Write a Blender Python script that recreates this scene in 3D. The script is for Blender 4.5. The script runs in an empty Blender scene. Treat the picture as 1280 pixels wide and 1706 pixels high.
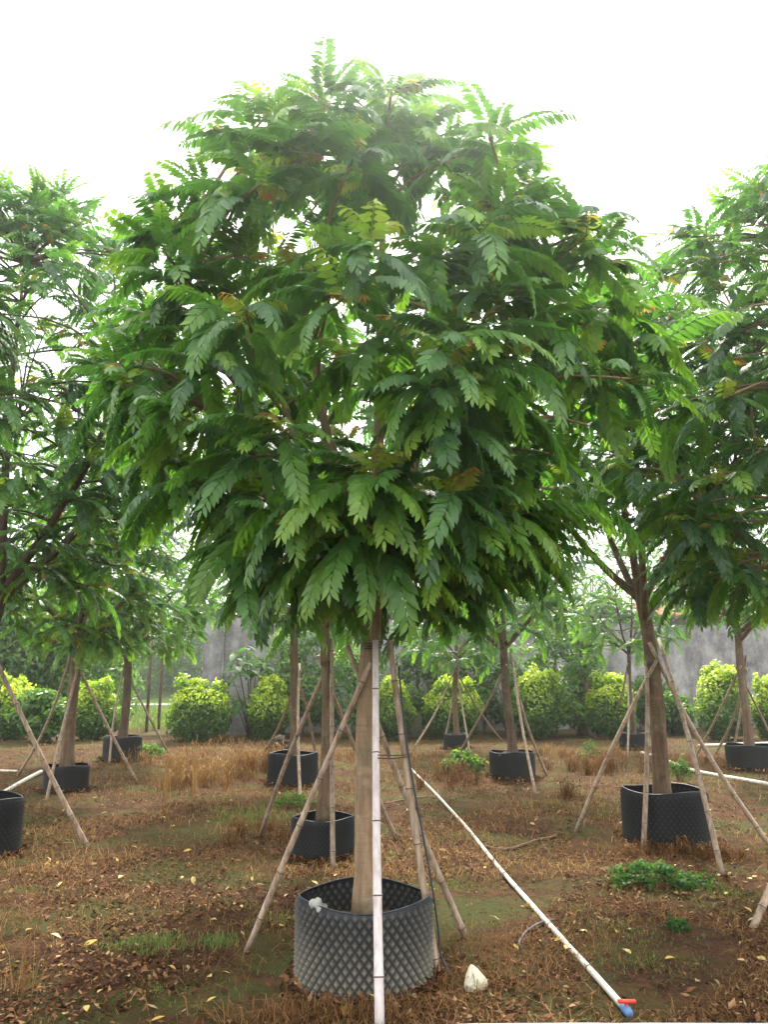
import bpy, math, random
import numpy as np
from mathutils import Matrix, Vector

# ------------------------------------------------------------------ camera, sky, sun, exposure
F_PX, CX, CY, HORIZON, CAM_H = 1331.0, 640.0, 853.0, 1130.0, 1.5
PITCH = math.atan((HORIZON - CY) / F_PX)
scene = bpy.context.scene
COL = scene.collection
cam_d = bpy.data.cameras.new("camera")
cam = bpy.data.objects.new("camera", cam_d); COL.objects.link(cam)
cam.location = (0, 0, CAM_H)
cam.rotation_euler = (math.pi / 2 + PITCH, 0, 0)
cam_d.sensor_fit = 'VERTICAL'; cam_d.sensor_height = 36.0
cam_d.lens = 36.0 * F_PX / 1706.0
cam_d.clip_start = 0.05; cam_d.clip_end = 2000
scene.camera = cam

SUN_EL, SUN_AZ = math.radians(46), math.radians(3)     # azimuth from +Y towards +X: the sun stands behind the crowns
world = bpy.data.worlds.new("World"); scene.world = world; world.use_nodes = True
wn, wl = world.node_tree.nodes, world.node_tree.links
wn.clear()
w_out = wn.new("ShaderNodeOutputWorld"); w_bg = wn.new("ShaderNodeBackground")
w_sky = wn.new("ShaderNodeTexSky"); w_sky.sky_type = 'NISHITA'; w_sky.sun_disc = False
w_sky.sun_elevation = SUN_EL; w_sky.sun_rotation = SUN_AZ
w_sky.dust_density = 4.0; w_sky.air_density = 1.0; w_sky.ozone_density = 1.0
w_mix = wn.new("ShaderNodeMixRGB"); w_mix.inputs[0].default_value = 0.82
w_mix.inputs[2].default_value = (8.6, 8.7, 8.8, 1)          # even white cloud cover over the sky
w_bg.inputs[1].default_value = 0.1
wl.new(w_sky.outputs[0], w_mix.inputs[1]); wl.new(w_mix.outputs[0], w_bg.inputs[0]); wl.new(w_bg.outputs[0], w_out.inputs[0])

sun_d = bpy.data.lights.new("sun", 'SUN'); sun = bpy.data.objects.new("sun", sun_d); COL.objects.link(sun)
sun_d.energy = 3.0; sun_d.angle = math.radians(10); sun_d.color = (1.0, 0.95, 0.86)
sdir = Vector((math.sin(SUN_AZ) * math.cos(SUN_EL), math.cos(SUN_AZ) * math.cos(SUN_EL), math.sin(SUN_EL)))
sun.rotation_euler = sdir.to_track_quat('Z', 'Y').to_euler(); sun.location = (0, 10, 30)

vs = scene.view_settings
vs.view_transform = 'Standard'; vs.look = 'None'; vs.gamma = 1.0; vs.exposure = 1.85; vs.use_curve_mapping = False
scene.cycles.use_denoising = True
scene.cycles.max_bounces = 8; scene.cycles.transmission_bounces = 6; scene.cycles.transparent_max_bounces = 8
scene.cycles.diffuse_bounces = 5; scene.cycles.glossy_bounces = 3; scene.cycles.volume_bounces = 1

# ------------------------------------------------------------------ helpers
rnd = random.Random(11)
def ray(x, y):
    u, v = (x - CX) / F_PX, (CY - y) / F_PX
    c, s = math.cos(PITCH), math.sin(PITCH)
    return np.array([u, c - v * s, s + v * c])
def gp(x, y):                       # the point of the ground that a pixel of the photograph shows
    d = ray(x, y); t = -CAM_H / d[2]
    return float(d[0] * t), float(d[1] * t)
def at(x, y, Y):
    d = ray(x, y); t = Y / d[1]
    return np.array([d[0] * t, Y, CAM_H + d[2] * t])
def proj(P):
    P = np.asarray(P, float); r = P - np.array([0, 0, CAM_H])
    c, s = math.cos(PITCH), math.sin(PITCH)
    depth = r[..., 1] * c + r[..., 2] * s; up = -r[..., 1] * s + r[..., 2] * c
    return CX + F_PX * r[..., 0] / depth, CY - F_PX * up / depth, depth
def gz(x, y):
    x = np.asarray(x, float); y = np.asarray(y, float)
    h = (0.022 * np.sin(1.1 * x + 0.7 * y) * np.sin(0.8 * y - 0.5 * x + 1.3) + 0.012 * np.sin(3.1 * x - 1.7 * y + .4)
         + 0.009 * np.sin(5.3 * y + 2.9 * x) + 0.006 * np.sin(9.7 * x + 1.1) * np.sin(8.9 * y) + .005 * np.sin(19 * x + 3 * np.sin(2 * y)) * np.sin(17 * y + 2 * np.sin(3 * x)))
    bank = np.clip((y - 52) / 30, 0, 1); bank = bank * bank * (3 - 2 * bank)
    return h * np.clip((60 - y) / 30, 0, 1) + bank * 2.2

def mesh_np(name, V, Fc, attrs=None, smooth=True):
    V = np.asarray(V, np.float32).reshape(-1, 3); Fc = np.asarray(Fc, np.int32)
    me = bpy.data.meshes.new(name); k = Fc.shape[1]
    me.vertices.add(len(V)); me.vertices.foreach_set("co", V.ravel())
    me.loops.add(Fc.size); me.loops.foreach_set("vertex_index", Fc.ravel())
    me.polygons.add(len(Fc)); me.polygons.foreach_set("loop_start", np.arange(0, Fc.size, k, dtype=np.int32))
    if smooth: me.polygons.foreach_set("use_smooth", np.ones(len(Fc), bool))
    for an, av in (attrs or {}).items():
        a = me.attributes.new(an, 'FLOAT', 'POINT'); a.data.foreach_set("value", np.asarray(av, np.float32))
    me.update(calc_edges=True); me.validate()
    return me
class MB:
    def __init__(s): s.v = []; s.f = []; s.n = 0; s.a = []
    def add(s, V, Fc, age=0.0):
        V = np.asarray(V, float).reshape(-1, 3); Fc = np.asarray(Fc, int)
        if Fc.shape[1] == 4: Fc = np.concatenate([Fc[:, [0, 1, 2]], Fc[:, [0, 2, 3]]])
        s.v.append(V); s.f.append(Fc + s.n); s.n += len(V)
        s.a.append(np.broadcast_to(np.asarray(age, float), (len(V),)).copy()); return s
    def arrays(s): return np.concatenate(s.v), np.concatenate(s.f), np.concatenate(s.a)
    def mesh(s, name, smooth=True, ages=False):
        V, Fc, A = s.arrays(); return mesh_np(name, V, Fc, {"age": A} if ages else None, smooth)
def tube(path, radii, sides=8, cap=True, wob=0.0, rg=None):
    P = np.asarray(path, float); n = len(P); R = np.broadcast_to(np.asarray(radii, float), (n,))
    T = np.gradient(P, axis=0); T /= np.linalg.norm(T, axis=1)[:, None] + 1e-12
    up = np.array([0, 0, 1.0]) if abs(T[0][2]) < 0.9 else np.array([1.0, 0, 0])
    V = []; N = up - T[0] * up.dot(T[0]); N /= np.linalg.norm(N)
    ang = np.arange(sides) * 2 * math.pi / sides
    for i in range(n):
        N = N - T[i] * N.dot(T[i]); N /= np.linalg.norm(N); B = np.cross(T[i], N)
        r = R[i] * (1 + (rg.normal(0, wob, sides) if wob else 0) * np.ones(sides))
        V.append(P[i] + (np.cos(ang) * r)[:, None] * N + (np.sin(ang) * r)[:, None] * B)
    V = np.concatenate(V); Fq = []
    for i in range(n - 1):
        for k in range(sides):
            a, b = i * sides + k, i * sides + (k + 1) % sides
            Fq.append((a, b, b + sides, a + sides))
    Ft = [(a, b, c) for a, b, c, d in Fq] + [(a, c, d) for a, b, c, d in Fq]
    if cap:
        V = np.concatenate([V, P[:1], P[-1:]]); c0, c1 = len(V) - 2, len(V) - 1
        for k in range(sides):
            Ft.append((c0, (k + 1) % sides, k)); o = (n - 1) * sides
            Ft.append((c1, o + k, o + (k + 1) % sides))
    return V, np.array(Ft)
def box(x0, x1, y0, y1, z0, z1):
    V = [(x, y, z) for z in (z0, z1) for y in (y0, y1) for x in (x0, x1)]
    return np.array(V, float), np.array([(0, 2, 3, 1), (4, 5, 7, 6), (0, 1, 5, 4), (2, 6, 7, 3), (0, 4, 6, 2), (1, 3, 7, 5)])
def obj(name, me, mat=None, parent=None, loc=None):
    o = bpy.data.objects.new(name, me); COL.objects.link(o)
    if mat and me and not me.materials: me.materials.append(mat)
    if parent: o.parent = parent
    if loc is not None: o.location = [float(c) for c in loc]
    return o
def tag(o, label, cat, group=None):
    o["label"] = label; o["category"] = cat
    if group: o["group"] = group
    return o
def empty(name, loc, label, cat, group=None):
    o = bpy.data.objects.new(name, None); COL.objects.link(o); o.location = [float(c) for c in loc]; o.empty_display_size = .1
    return tag(o, label, cat, group)
def smoothpath(pts, n):
    P = np.asarray(pts, float); t = np.linspace(0, len(P) - 1, n); out = []
    for q in t:
        i = min(int(q), len(P) - 2); f = q - i
        p0, p1, p2, p3 = P[max(i - 1, 0)], P[i], P[i + 1], P[min(i + 2, len(P) - 1)]
        out.append(.5 * (2 * p1 + (p2 - p0) * f + (2 * p0 - 5 * p1 + 4 * p2 - p3) * f * f + (3 * p1 - p0 - 3 * p2 + p3) * f ** 3))
    return np.array(out)

# ------------------------------------------------------------------ materials
class NT:
    def __init__(s, name):
        s.m = bpy.data.materials.new(name); s.m.use_nodes = True; s.t = s.m.node_tree; s.t.nodes.clear()
        s.out = s.n("OutputMaterial")
    def n(s, kind, **kw):
        nd = s.t.nodes.new("ShaderNode" + kind)
        for k, v in kw.items(): setattr(nd, k, v)
        return nd
    def l(s, a, b): s.t.links.new(a, b)
    def coord(s, obj_=True): return s.n("TexCoord").outputs["Object" if obj_ else "Generated"]
    def mapping(s, scale, src=None):
        mp = s.n("Mapping"); mp.inputs["Scale"].default_value = scale; s.l(src or s.coord(), mp.inputs[0]); return mp.outputs[0]
    def noise(s, scale, detail=4, rough=.55, vec=None, dist=0):
        nz = s.n("TexNoise"); nz.inputs["Scale"].default_value = scale; nz.inputs["Detail"].default_value = detail
        nz.inputs["Roughness"].default_value = rough; nz.inputs["Distortion"].default_value = dist
        s.l(vec or s.coord(), nz.inputs["Vector"]); return nz.outputs["Fac"]
    def ramp(s, fac, stops):
        r = s.n("ValToRGB"); e = r.color_ramp.elements
        while len(e) < len(stops): e.new(.5)
        for q, (p, c) in zip(e, stops):
            q.position = p; q.color = (*c, 1) if not isinstance(c, (int, float)) else (c, c, c, 1)
        s.l(fac, r.inputs[0]); return r.outputs[0]
    def mix(s, fac, a, b, mode='MIX'):
        m = s.n("MixRGB", blend_type=mode)
        for i, v in ((0, fac), (1, a), (2, b)):
            if isinstance(v, (int, float)): m.inputs[i].default_value = v if i == 0 else (v, v, v, 1)
            elif isinstance(v, tuple): m.inputs[i].default_value = (*v, 1)
            else: s.l(v, m.inputs[i])
        return m.outputs[0]
    def math(s, op, a, b=0.0):
        m = s.n("Math", operation=op)
        for i, v in ((0, a), (1, b)):
            if isinstance(v, (int, float)): m.inputs[i].default_value = v
            else: s.l(v, m.inputs[i])
        return m.outputs[0]
    def bsdf(s, color, rough=.7, bump=None, bstr=.3, bdist=.01, spec=.4):
        b = s.n("BsdfPrincipled")
        if isinstance(color, tuple): b.inputs["Base Color"].default_value = (*color, 1)
        else: s.l(color, b.inputs["Base Color"])
        if isinstance(rough, (int, float)): b.inputs["Roughness"].default_value = rough
        else: s.l(rough, b.inputs["Roughness"])
        b.inputs["Specular IOR Level"].default_value = spec
        if bump is not None:
            bp = s.n("Bump"); bp.inputs["Strength"].default_value = bstr; bp.inputs["Distance"].default_value = bdist
            s.l(bump, bp.inputs["Height"]); s.l(bp.outputs[0], b.inputs["Normal"])
        return b
    def done(s, sh): s.l(sh.outputs[0], s.out.inputs[0]); return s.m
def leaf_mat(name, stops, trans=.44, rough=.42, tr_gain=(1.9, 2.1, .9), var=.35, spec=.5):
    t = NT(name)
    at_ = t.n("Attribute", attribute_name="age").outputs["Fac"]
    isl = t.n("NewGeometry").outputs["Random Per Island"]
    orn = t.n("ObjectInfo").outputs["Random"]
    age = t.math('ADD', at_, t.math('MULTIPLY', t.math('SUBTRACT', orn, .5), .10))
    c = t.ramp(age, stops)
    val = t.math('ADD', 1 - var / 2, t.math('MULTIPLY', isl, var))
    val = t.math('MULTIPLY', val, t.math('ADD', .78, t.math('MULTIPLY', t.noise(38, 3, .6), .44)))
    c = t.mix(1.0, c, val, 'MULTIPLY')
    d = t.bsdf(c, rough, spec=spec)
    tr = t.n("BsdfTranslucent"); t.l(t.mix(1.0, c, tr_gain, 'MULTIPLY'), tr.inputs[0])
    mx = t.n("MixShader"); mx.inputs[0].default_value = trans
    t.l(d.outputs[0], mx.inputs[1]); t.l(tr.outputs[0], mx.inputs[2])
    return t.done(mx)
M = {}
M['leaf'] = leaf_mat("pinnate_leaf", trans=.40, rough=.38, tr_gain=(1.55, 1.75, .8), stops=[(0, (.036, .094, .034)), (.3, (.088, .205, .040)), (.55, (.19, .32, .04)), (.78, (.30, .33, .06)), (1, (.42, .16, .07))])
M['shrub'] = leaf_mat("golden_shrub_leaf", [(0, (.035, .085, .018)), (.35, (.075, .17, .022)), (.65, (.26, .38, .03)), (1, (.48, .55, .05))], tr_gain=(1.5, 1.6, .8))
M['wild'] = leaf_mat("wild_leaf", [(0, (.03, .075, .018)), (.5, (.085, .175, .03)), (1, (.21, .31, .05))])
M['weed'] = leaf_mat("weed_leaf", [(0, (.03, .075, .022)), (.5, (.06, .135, .034)), (1, (.15, .26, .05))], rough=.6, spec=.2)
M['grass'] = leaf_mat("green_grass", [(0, (.06, .10, .02)), (1, (.16, .22, .05))], trans=.25, rough=.6)
M['straw'] = leaf_mat("dry_straw", [(0, (.095, .045, .019)), (.5, (.23, .122, .047)), (1, (.40, .265, .118))], spec=.08, trans=.2, rough=.9, tr_gain=(1.1, 1.0, .8))
M['litter'] = leaf_mat("dead_leaf", [(0, (.038, .017, .010)), (.35, (.125, .053, .026)), (.7, (.235, .120, .054)), (1, (.44, .30, .15))], spec=.1, trans=.1, rough=.9, tr_gain=(1, 1, 1), var=.6)
M['fallen'] = leaf_mat("yellow_fallen_leaf", [(0, (.42, .22, .05)), (.5, (.55, .38, .07)), (1, (.58, .48, .20))], trans=.15, rough=.6, tr_gain=(1, 1, 1), var=.3)

def m_ground():
    t = NT("soil"); co = t.coord()
    big = t.noise(.55, 5, .6, co, .6); mid = t.noise(2.6, 6, .65, co, .4); fine = t.noise(26, 6, .7, co); fib = t.noise(70, 4, .7, co, 1.5)
    soil = t.ramp(mid, [(.25, (.034, .018, .010)), (.45, (.076, .039, .020)), (.6, (.120, .061, .030)), (.78, (.18, .105, .048))])
    soil = t.mix(t.ramp(fine, [(.42, 0.0), (.72, .6)]), soil, (.14, .070, .030))
    soil = t.mix(t.ramp(t.noise(9, 6, .7, co, .8), [(.40, .75), (.54, 0.0)]), soil, (.035, .019, .012))
    soil = t.mix(t.ramp(fib, [(.56, 0.0), (.68, .7)]), soil, (.22, .13, .06))
    gm = t.noise(.9, 5, .62, t.mapping((1, 1.6, 1)), .5)
    mask = t.ramp(gm, [(.47, 0.0), (.60, .85)])
    moss = t.mix(fine, (.050, .056, .018), (.105, .115, .036))
    soil = t.mix(mask, soil, moss)
    sep = t.n("SeparateXYZ"); t.l(co, sep.inputs[0])
    far = t.ramp(t.math('MULTIPLY', sep.outputs[1], .01), [(.25, 0.0), (.29, 1.0)])
    soil = t.mix(far, soil, t.mix(big, (.07, .12, .025), (.17, .22, .055)))
    bmp = t.math('ADD', fine, t.math('MULTIPLY', fib, .6))
    return t.done(t.bsdf(soil, .95, bmp, 1.0, .03, spec=.06))
M['ground'] = m_ground()
def m_bark(name, c0, c1, c2):
    t = NT(name); v = t.mapping((9, 9, 1.2)); rings = t.mapping((.7, .7, 26))
    a = t.noise(3.2, 6, .6, v, .5); b = t.noise(1.5, 4, .6, rings); c = t.noise(3, 3, .5)
    col = t.ramp(a, [(.25, c0), (.55, c1), (.8, c2)])
    col = t.mix(t.ramp(b, [(.52, 0.0), (.7, .55)]), col, c0)
    col = t.mix(t.ramp(c, [(.45, 0.0), (.7, .6)]), col, (.16, .155, .10))
    col = t.mix(t.ramp(t.noise(14, 5, .7, t.mapping((1, 1, .6))), [(.54, 0.0), (.68, .7)]), col, c0)
    col = t.mix(t.ramp(t.noise(5, 4, .6), [(.56, 0.0), (.66, .45)]), col, tuple(min(1, q * 1.35) for q in c2))
    h = t.math('ADD', a, t.math('MULTIPLY', b, .5))
    return t.done(t.bsdf(col, .85, h, .6, .012, spec=.2))
M['bark'] = m_bark("bark", (.16, .105, .062), (.29, .195, .115), (.38, .28, .175))
M['bark_dark'] = m_bark("dark_bark", (.045, .030, .021), (.115, .075, .05), (.18, .125, .085))
M['bark_mid'] = m_bark('brown_bark', (.075, .048, .031), (.165, .105, .066), (.25, .175, .115))
def m_pole(name, c0, c1, c2):
    t = NT(name); v = t.mapping((14, 14, 1.5)); a = t.noise(3, 5, .6, v); b = t.noise(5, 4, .65)
    orn = t.n("ObjectInfo").outputs["Random"]
    col = t.ramp(a, [(.3, c0), (.5, c1), (.75, c2)]); col = t.mix(t.ramp(b, [(.5, 0.0), (.72, .7)]), col, c0)
    col = t.mix(1.0, col, t.math('ADD', .75, t.math('MULTIPLY', orn, .5)), 'MULTIPLY')
    return t.done(t.bsdf(col, .6, a, .35, .004))
M['bamboo'] = m_pole("weathered_bamboo", (.13, .085, .055), (.33, .24, .165), (.48, .38, .28))
M['bamboo_white'] = m_pole("bleached_bamboo", (.50, .41, .37), (.72, .63, .59), (.82, .75, .71))
M['node'] = NT("bamboo_node").m; _t = NT("bamboo_joint"); M['node'] = _t.done(_t.bsdf((.12, .08, .055), .8))
def m_pot(name, mud):
    t = NT(name); co = t.coord(); sep = t.n("SeparateXYZ"); t.l(co, sep.inputs[0])
    a = t.noise(5, 5, .65); b = t.noise(40, 4, .6)
    h = t.math('ADD', sep.outputs[2], t.math('MULTIPLY', t.math('SUBTRACT', a, .5), .42))
    dust_shine = t.ramp(h, [(.0, 1.0 * mud), (.17, .75 * mud), (.33, .28 * mud), (.5, .06)])
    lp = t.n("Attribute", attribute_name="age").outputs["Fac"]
    dust_shine = t.mix(1.0, dust_shine, t.ramp(lp, [(0, .03), (.45, .35), (1, 1.0)]), 'MULTIPLY')  # mud dust weighted to the stud tips, which also paints in their shine
    col = t.mix(dust_shine, (.012, .014, .017), t.mix(b, (.30, .26, .17), (.46, .41, .29)))
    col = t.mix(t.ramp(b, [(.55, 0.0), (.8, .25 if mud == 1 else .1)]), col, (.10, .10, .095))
    col = t.mix(t.ramp(lp, [(.25, 0.0), (1, .30 if mud == 1 else .07)]), col, (.21, .215, .21))  # paler grey stud tips: sky reflection put into the colour
    return t.done(t.bsdf(col, t.ramp(dust_shine, [(0, .45), (.5, .85)]), b, .15, .003, spec=.35 if mud == 1 else .2))
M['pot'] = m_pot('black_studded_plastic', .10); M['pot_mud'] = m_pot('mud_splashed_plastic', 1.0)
def m_wall():
    t = NT("stained_render"); a = t.noise(.8, 7, .7, None, .6); b = t.noise(1.7, 6, .7, t.mapping((1, 1, .55))); c = t.noise(4.5, 8, .82)
    st = t.noise(2.0, 5, .6, t.mapping((1.6, 1.6, .12)))
    col = t.ramp(a, [(.34, (.085, .082, .08)), (.5, (.20, .193, .183)), (.66, (.38, .362, .335))])
    col = t.mix(t.ramp(b, [(.42, 0.0), (.62, .8)]), col, (.075, .072, .07))
    col = t.mix(t.ramp(st, [(.5, 0.0), (.68, .6)]), col, (.075, .072, .07))
    col = t.mix(t.ramp(c, [(.48, 0.0), (.66, .6)]), col, (.30, .285, .26))
    sep = t.n("SeparateXYZ"); t.l(t.coord(), sep.inputs[0])
    hz = t.math('ADD', sep.outputs[2], t.math('MULTIPLY', t.math('SUBTRACT', b, .5), .5))
    col = t.mix(t.ramp(t.math('MULTIPLY', hz, .25), [(.775, 0.0), (.80, .9)]), col, (.05, .052, .035))
    return t.done(t.bsdf(col, .95, c, .5, .02, spec=.1))
M['wall'] = m_wall()
def simple(name, col, rough=.6, spec=.4, nz=0, c2=None):
    t = NT(name)
    if nz: return t.done(t.bsdf(t.mix(t.ramp(t.noise(nz, 5, .65), [(.35, 0.0), (.65, 1.0)]), col, c2), rough, spec=spec))
    return t.done(t.bsdf(col, rough, spec=spec))
M['soil_pot'] = simple("potting_soil", (.045, .028, .018), .95, .1, 30, (.11, .065, .035))
M['pvc'] = simple("white_plastic_pipe", (.74, .70, .62), .45, .4, 9, (.58, .50, .40))
M['red'] = simple("red_plastic", (.62, .04, .02), .4)
M['blue'] = simple("blue_plastic", (.10, .22, .42), .45)
M['pipe_blue'] = simple('pale_blue_pipe', (.42, .50, .58), .45)
M['hose'] = simple("dark_hose", (.03, .04, .05), .5)
M['hose_blue'] = simple("grey_blue_hose", (.07, .10, .14), .5)
M['wire'] = simple("rusty_wire", (.06, .045, .035), .6)
M['bag'] = simple("pale_plastic_scrap", (.62, .63, .58), .5, .4, 12, (.42, .43, .38))
M['stone'] = simple("chalky_lump", (.74, .70, .55), .8, .2, 14, (.55, .50, .30))
M['twig'] = simple("dry_twig", (.14, .09, .055), .9, .1, 20, (.27, .19, .12))
M['tile'] = simple("clay_tile", (.36, .13, .075), .85, .2, 8, (.22, .085, .05))
M['plank'] = simple("weathered_plank", (.26, .15, .09), .85, .2, 6, (.13, .075, .045))
M['path'] = simple("pale_concrete", (.52, .50, .46), .9, .2, 3, (.42, .40, .36))
M['moss'] = simple("mossy_capping", (.09, .10, .035), .95, .1, 6, (.05, .05, .035))
M['kerb'] = simple("mossy_concrete", (.20, .19, .13), .95, .1, 5, (.12, .12, .075))
M['brick'] = simple("old_brick", (.26, .12, .08), .9, .1, 6, (.18, .10, .07))

# ------------------------------------------------------------------ ground, path
def axis(fine0, fine1, step, lo, hi):
    a = list(np.arange(fine0, fine1 + 1e-6, step)); s = step; q = a[-1]
    while q < hi: s *= 1.25; q += s; a.append(q)
    s = step; q = a[0]
    while q > lo: s *= 1.25; q -= s; a.insert(0, q)
    return np.array(a)
gx, gy = axis(-7, 7, .08, -220, 220), axis(1.5, 16, .08, -50, 300)
GX, GY = np.meshgrid(gx, gy); GZ = gz(GX, GY)
nx, ny = len(gx), len(gy); idx = np.arange(nx * ny).reshape(ny, nx)
Fq = np.stack([idx[:-1, :-1], idx[:-1, 1:], idx[1:, 1:], idx[1:, :-1]], -1).reshape(-1, 4)
ground = obj("ground", mesh_np("ground", np.stack([GX, GY, GZ], -1), Fq), M['ground']); ground["kind"] = "structure"
pts = [(-40, 44.5), (-22, 45.5), (-12, 46), (-4, 46.5), (14, 47)]
pm = MB()
for (x0, y0), (x1, y1) in zip(pts[:-1], pts[1:]):
    pm.add([(x0, y0, .03), (x1, y1, .03), (x1, y1 + 2.4, .035), (x0, y0 + 2.4, .035)], [(0, 1, 2, 3)])
path = obj("path", pm.mesh("path", False), M['path']); path["kind"] = "structure"

# ------------------------------------------------------------------ boundary wall, sheds
WA, WB = np.array(at(338, 1100, 22.5)[:2]), np.array([15.5, 26.5])
wdir = (WB - WA) / np.linalg.norm(WB - WA); wang = math.atan2(wdir[1], wdir[0]); wlen = float(np.linalg.norm(WB - WA))
wall = empty("boundary_wall", (WA[0], WA[1], 0), "long grey stained rendered wall with dark mossy top behind the clipped shrubs", "wall")
wall.rotation_euler.z = wang
WH = 3.3
def wavytop(x0, x1, y0, y1, z0, z1, n, seed, amp=.03):
    rg = np.random.default_rng(seed); xs = np.linspace(x0, x1, n); top = z1 + rg.normal(0, amp, n)
    V = []; Fc = []
    for x, tz in zip(xs, top): V += [(x, y0, z0), (x, y0, tz), (x, y1, tz), (x, y1, z0)]
    for i in range(n - 1):
        a = 4 * i; b = a + 4
        Fc += [(a, b, b + 1, a + 1), (a + 1, b + 1, b + 2, a + 2), (a + 2, b + 2, b + 3, a + 3)]
    Fc += [(0, 1, 2, 3), (4 * n - 1, 4 * n - 2, 4 * n - 3, 4 * n - 4)]
    return V, Fc
obj("wall_body", MB().add(*wavytop(.55, wlen, 0, .26, -.2, WH, 60, 5)).mesh("wall_body", False), M['wall'], wall)
obj("pillar", MB().add(*wavytop(0, .546, -.06, .32, -.2, WH + .12, 5, 3, .02)).mesh("pillar", False), M['wall'], wall)
obj("capping", MB().add(*wavytop(.56, wlen, -.05, .31, WH + .05, WH + .12, 90, 7, .025)).mesh("capping", False), M['moss'], wall)
kx, ky = at(668, 1180, 21.8)[:2]
kb = tag(obj("low_kerb_wall", MB().add(*wavytop(-.55, .55, -.12, .12, -.1, .62, 8, 9, .02)).mesh("low_kerb_wall", False), M['kerb'], None, (kx, ky, 0)),
         "low mossy concrete stub wall between two clipped shrubs", "low wall")

def tiled_shed(cx, cy, w, z0, z1, depth, label, rot=0):
    e = empty("tiled_shed", (cx, cy, 0), label, "shed"); e.rotation_euler.z = rot
    obj("wall", MB().add(*box(-w / 2, w / 2, .25, depth, -.1, z0 + .05)).mesh("shed_wall", False), M['brick'], e)
    n = int(w / .24); sl = math.hypot(depth, z1 - z0)
    me = MB().add(*tube(smoothpath([(0, 0, z0), (0, depth * .5, (z0 + z1) / 2), (0, depth, z1)], 5), .115, 8)).mesh("roof_tile_row"); me.materials.append(M['tile'])
    for i in range(n):
        o = obj("roof_tile_row", me, None, e); o.location.x = -w / 2 + (i + .5) * .24; o.location.z = rnd.uniform(-.015, .015)
    return e
sx, sy = at(1163, 1010, 28.5)[:2]
tiled_shed(sx + .6, sy, 4.2, 3.55, 4.15, 2.2, "small shed with red clay tile roof showing over the grey wall", wang)
# plank lean-to at the left end of the wall
lx, ly = at(292, 1100, 23.5)[:2]
lt = empty("lean_to", (lx, ly, 0), "brown plank lean-to roof on thin posts at the end of the grey wall", "shed")
for i in range(5):
    V, Fc = box(-.85, .75, i * .30, i * .30 + .27, 0, .045)
    V[:, 2] += 3.05 + (V[:, 0] + .85) * .14 - i * .05 + rnd.uniform(-.02, .02)
    obj("plank", MB().add(V, Fc).mesh("plank", False), M['plank'], lt)
for px, py in ((-.75, .1), (-.75, 1.35), (.55, 1.35)):
    obj("post", MB().add(*tube([(px, py, -.1), (px, py, 3.02 + (px + .85) * .14 - py * .16)], .045, 7)).mesh("post"), M['bark_dark'], lt)
obj("beam", MB().add(*tube([(-.9, .05, 3.0), (.75, .05, 3.22)], .04, 7)).mesh("beam"), M['bark_dark'], lt)

# ------------------------------------------------------------------ leaves
def blade(base, d, nrm, L, W, lod, curl=.12, fold=.18):
    d = d / np.linalg.norm(d); w = np.cross(d, nrm); w /= np.linalg.norm(w) + 1e-9; n = np.cross(w, d)
    secs = [(.26, .86), (.52, 1.0), (.80, .52)] if lod == 2 else [(.30, .92), (.68, .78)] if lod == 1 else [(.42, 1.0)]
    V = [base]; Fc = []
    for t, ww in secs:
        c = base + d * L * t - n * (curl * L * t * t); h = n * (fold * W * ww * .5)
        V += [c - w * W * ww * .5 + h, c, c + w * W * ww * .5 + h]
    V.append(base + d * L - n * curl * L); k = len(secs)
    Fc += [(0, 1, 2), (0, 2, 3)]
    for i in range(k - 1):
        a = 1 + 3 * i; b = a + 3
        Fc += [(a, b, b + 1), (a, b + 1, a + 1), (a + 1, b + 1, b + 2), (a + 1, b + 2, a + 2)]
    a = 1 + 3 * (k - 1); tp = len(V) - 1
    Fc += [(a, tp, a + 1), (a + 1, tp, a + 2)]
    return np.array(V), np.array(Fc)
def make_leaf(rg, L, pairs, e0, droop, sag, lod, age, agetip, ll=.100):
    """a pinnate leaf: it grows along +X from the origin and hangs towards -Z"""
    mb = MB(); n = 9; s = np.linspace(0, 1, n); th = e0 - droop * s ** 1.15; step = L / (n - 1)
    side = np.cumsum(rg.normal(0, .03, n))
    P = np.zeros((n, 3))
    for i in range(1, n):
        a = (th[i] + th[i - 1]) / 2; P[i] = P[i - 1] + step * np.array([math.cos(a) * math.cos(side[i]), math.cos(a) * math.sin(side[i]), math.sin(a)])
    rs = [0, 2, 4, 6, 8] if lod == 2 else [0, 4, 8]
    mb.add(*tube(P[rs], np.linspace(.0042, .0015, len(rs)), 3, False), min(age + .18, .8))
    for k in range(pairs * 2 + 1):
        q = k // 2; sg = -1 if k % 2 == 0 else 1; last = k == pairs * 2
        t = .16 + .84 * ((q + (.28 if sg > 0 else 0)) / pairs) if not last else 1.0
        t = min(t, 1.0); i = min(int(t * (n - 1)), n - 2); f = t * (n - 1) - i
        b = P[i] * (1 - f) + P[i + 1] * f; T = P[i + 1] - P[i]; T /= np.linalg.norm(T)
        S = np.cross(np.array([0, 0, 1.0]), T); S /= np.linalg.norm(S) + 1e-9; U = np.cross(T, S)
        size = (.62 + .55 * math.sin(math.pi * min(t * .88 + .1, 1.0))) * rg.uniform(.88, 1.1) * ll
        fw = rg.uniform(.50, .66) + .4 * t
        d = (S * sg * rg.uniform(.92, 1.05) + T * fw if not last else T) + np.array([0, 0, -1.0]) * sag * rg.uniform(.7, 1.3)
        nn = U + S * sg * rg.normal(.15, .2) + T * rg.normal(0, .12)
        V, Fc = blade(b, d, nn, size, size * rg.uniform(.34, .40), lod, rg.uniform(.05, .2))
        mb.add(V, Fc, np.clip(age + (agetip - age) * t ** 1.6 + rg.normal(0, .03), 0, 1))
    return mb.arrays()
rgl = np.random.default_rng(4)
R_ = math.radians
TEMPL = {}
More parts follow.
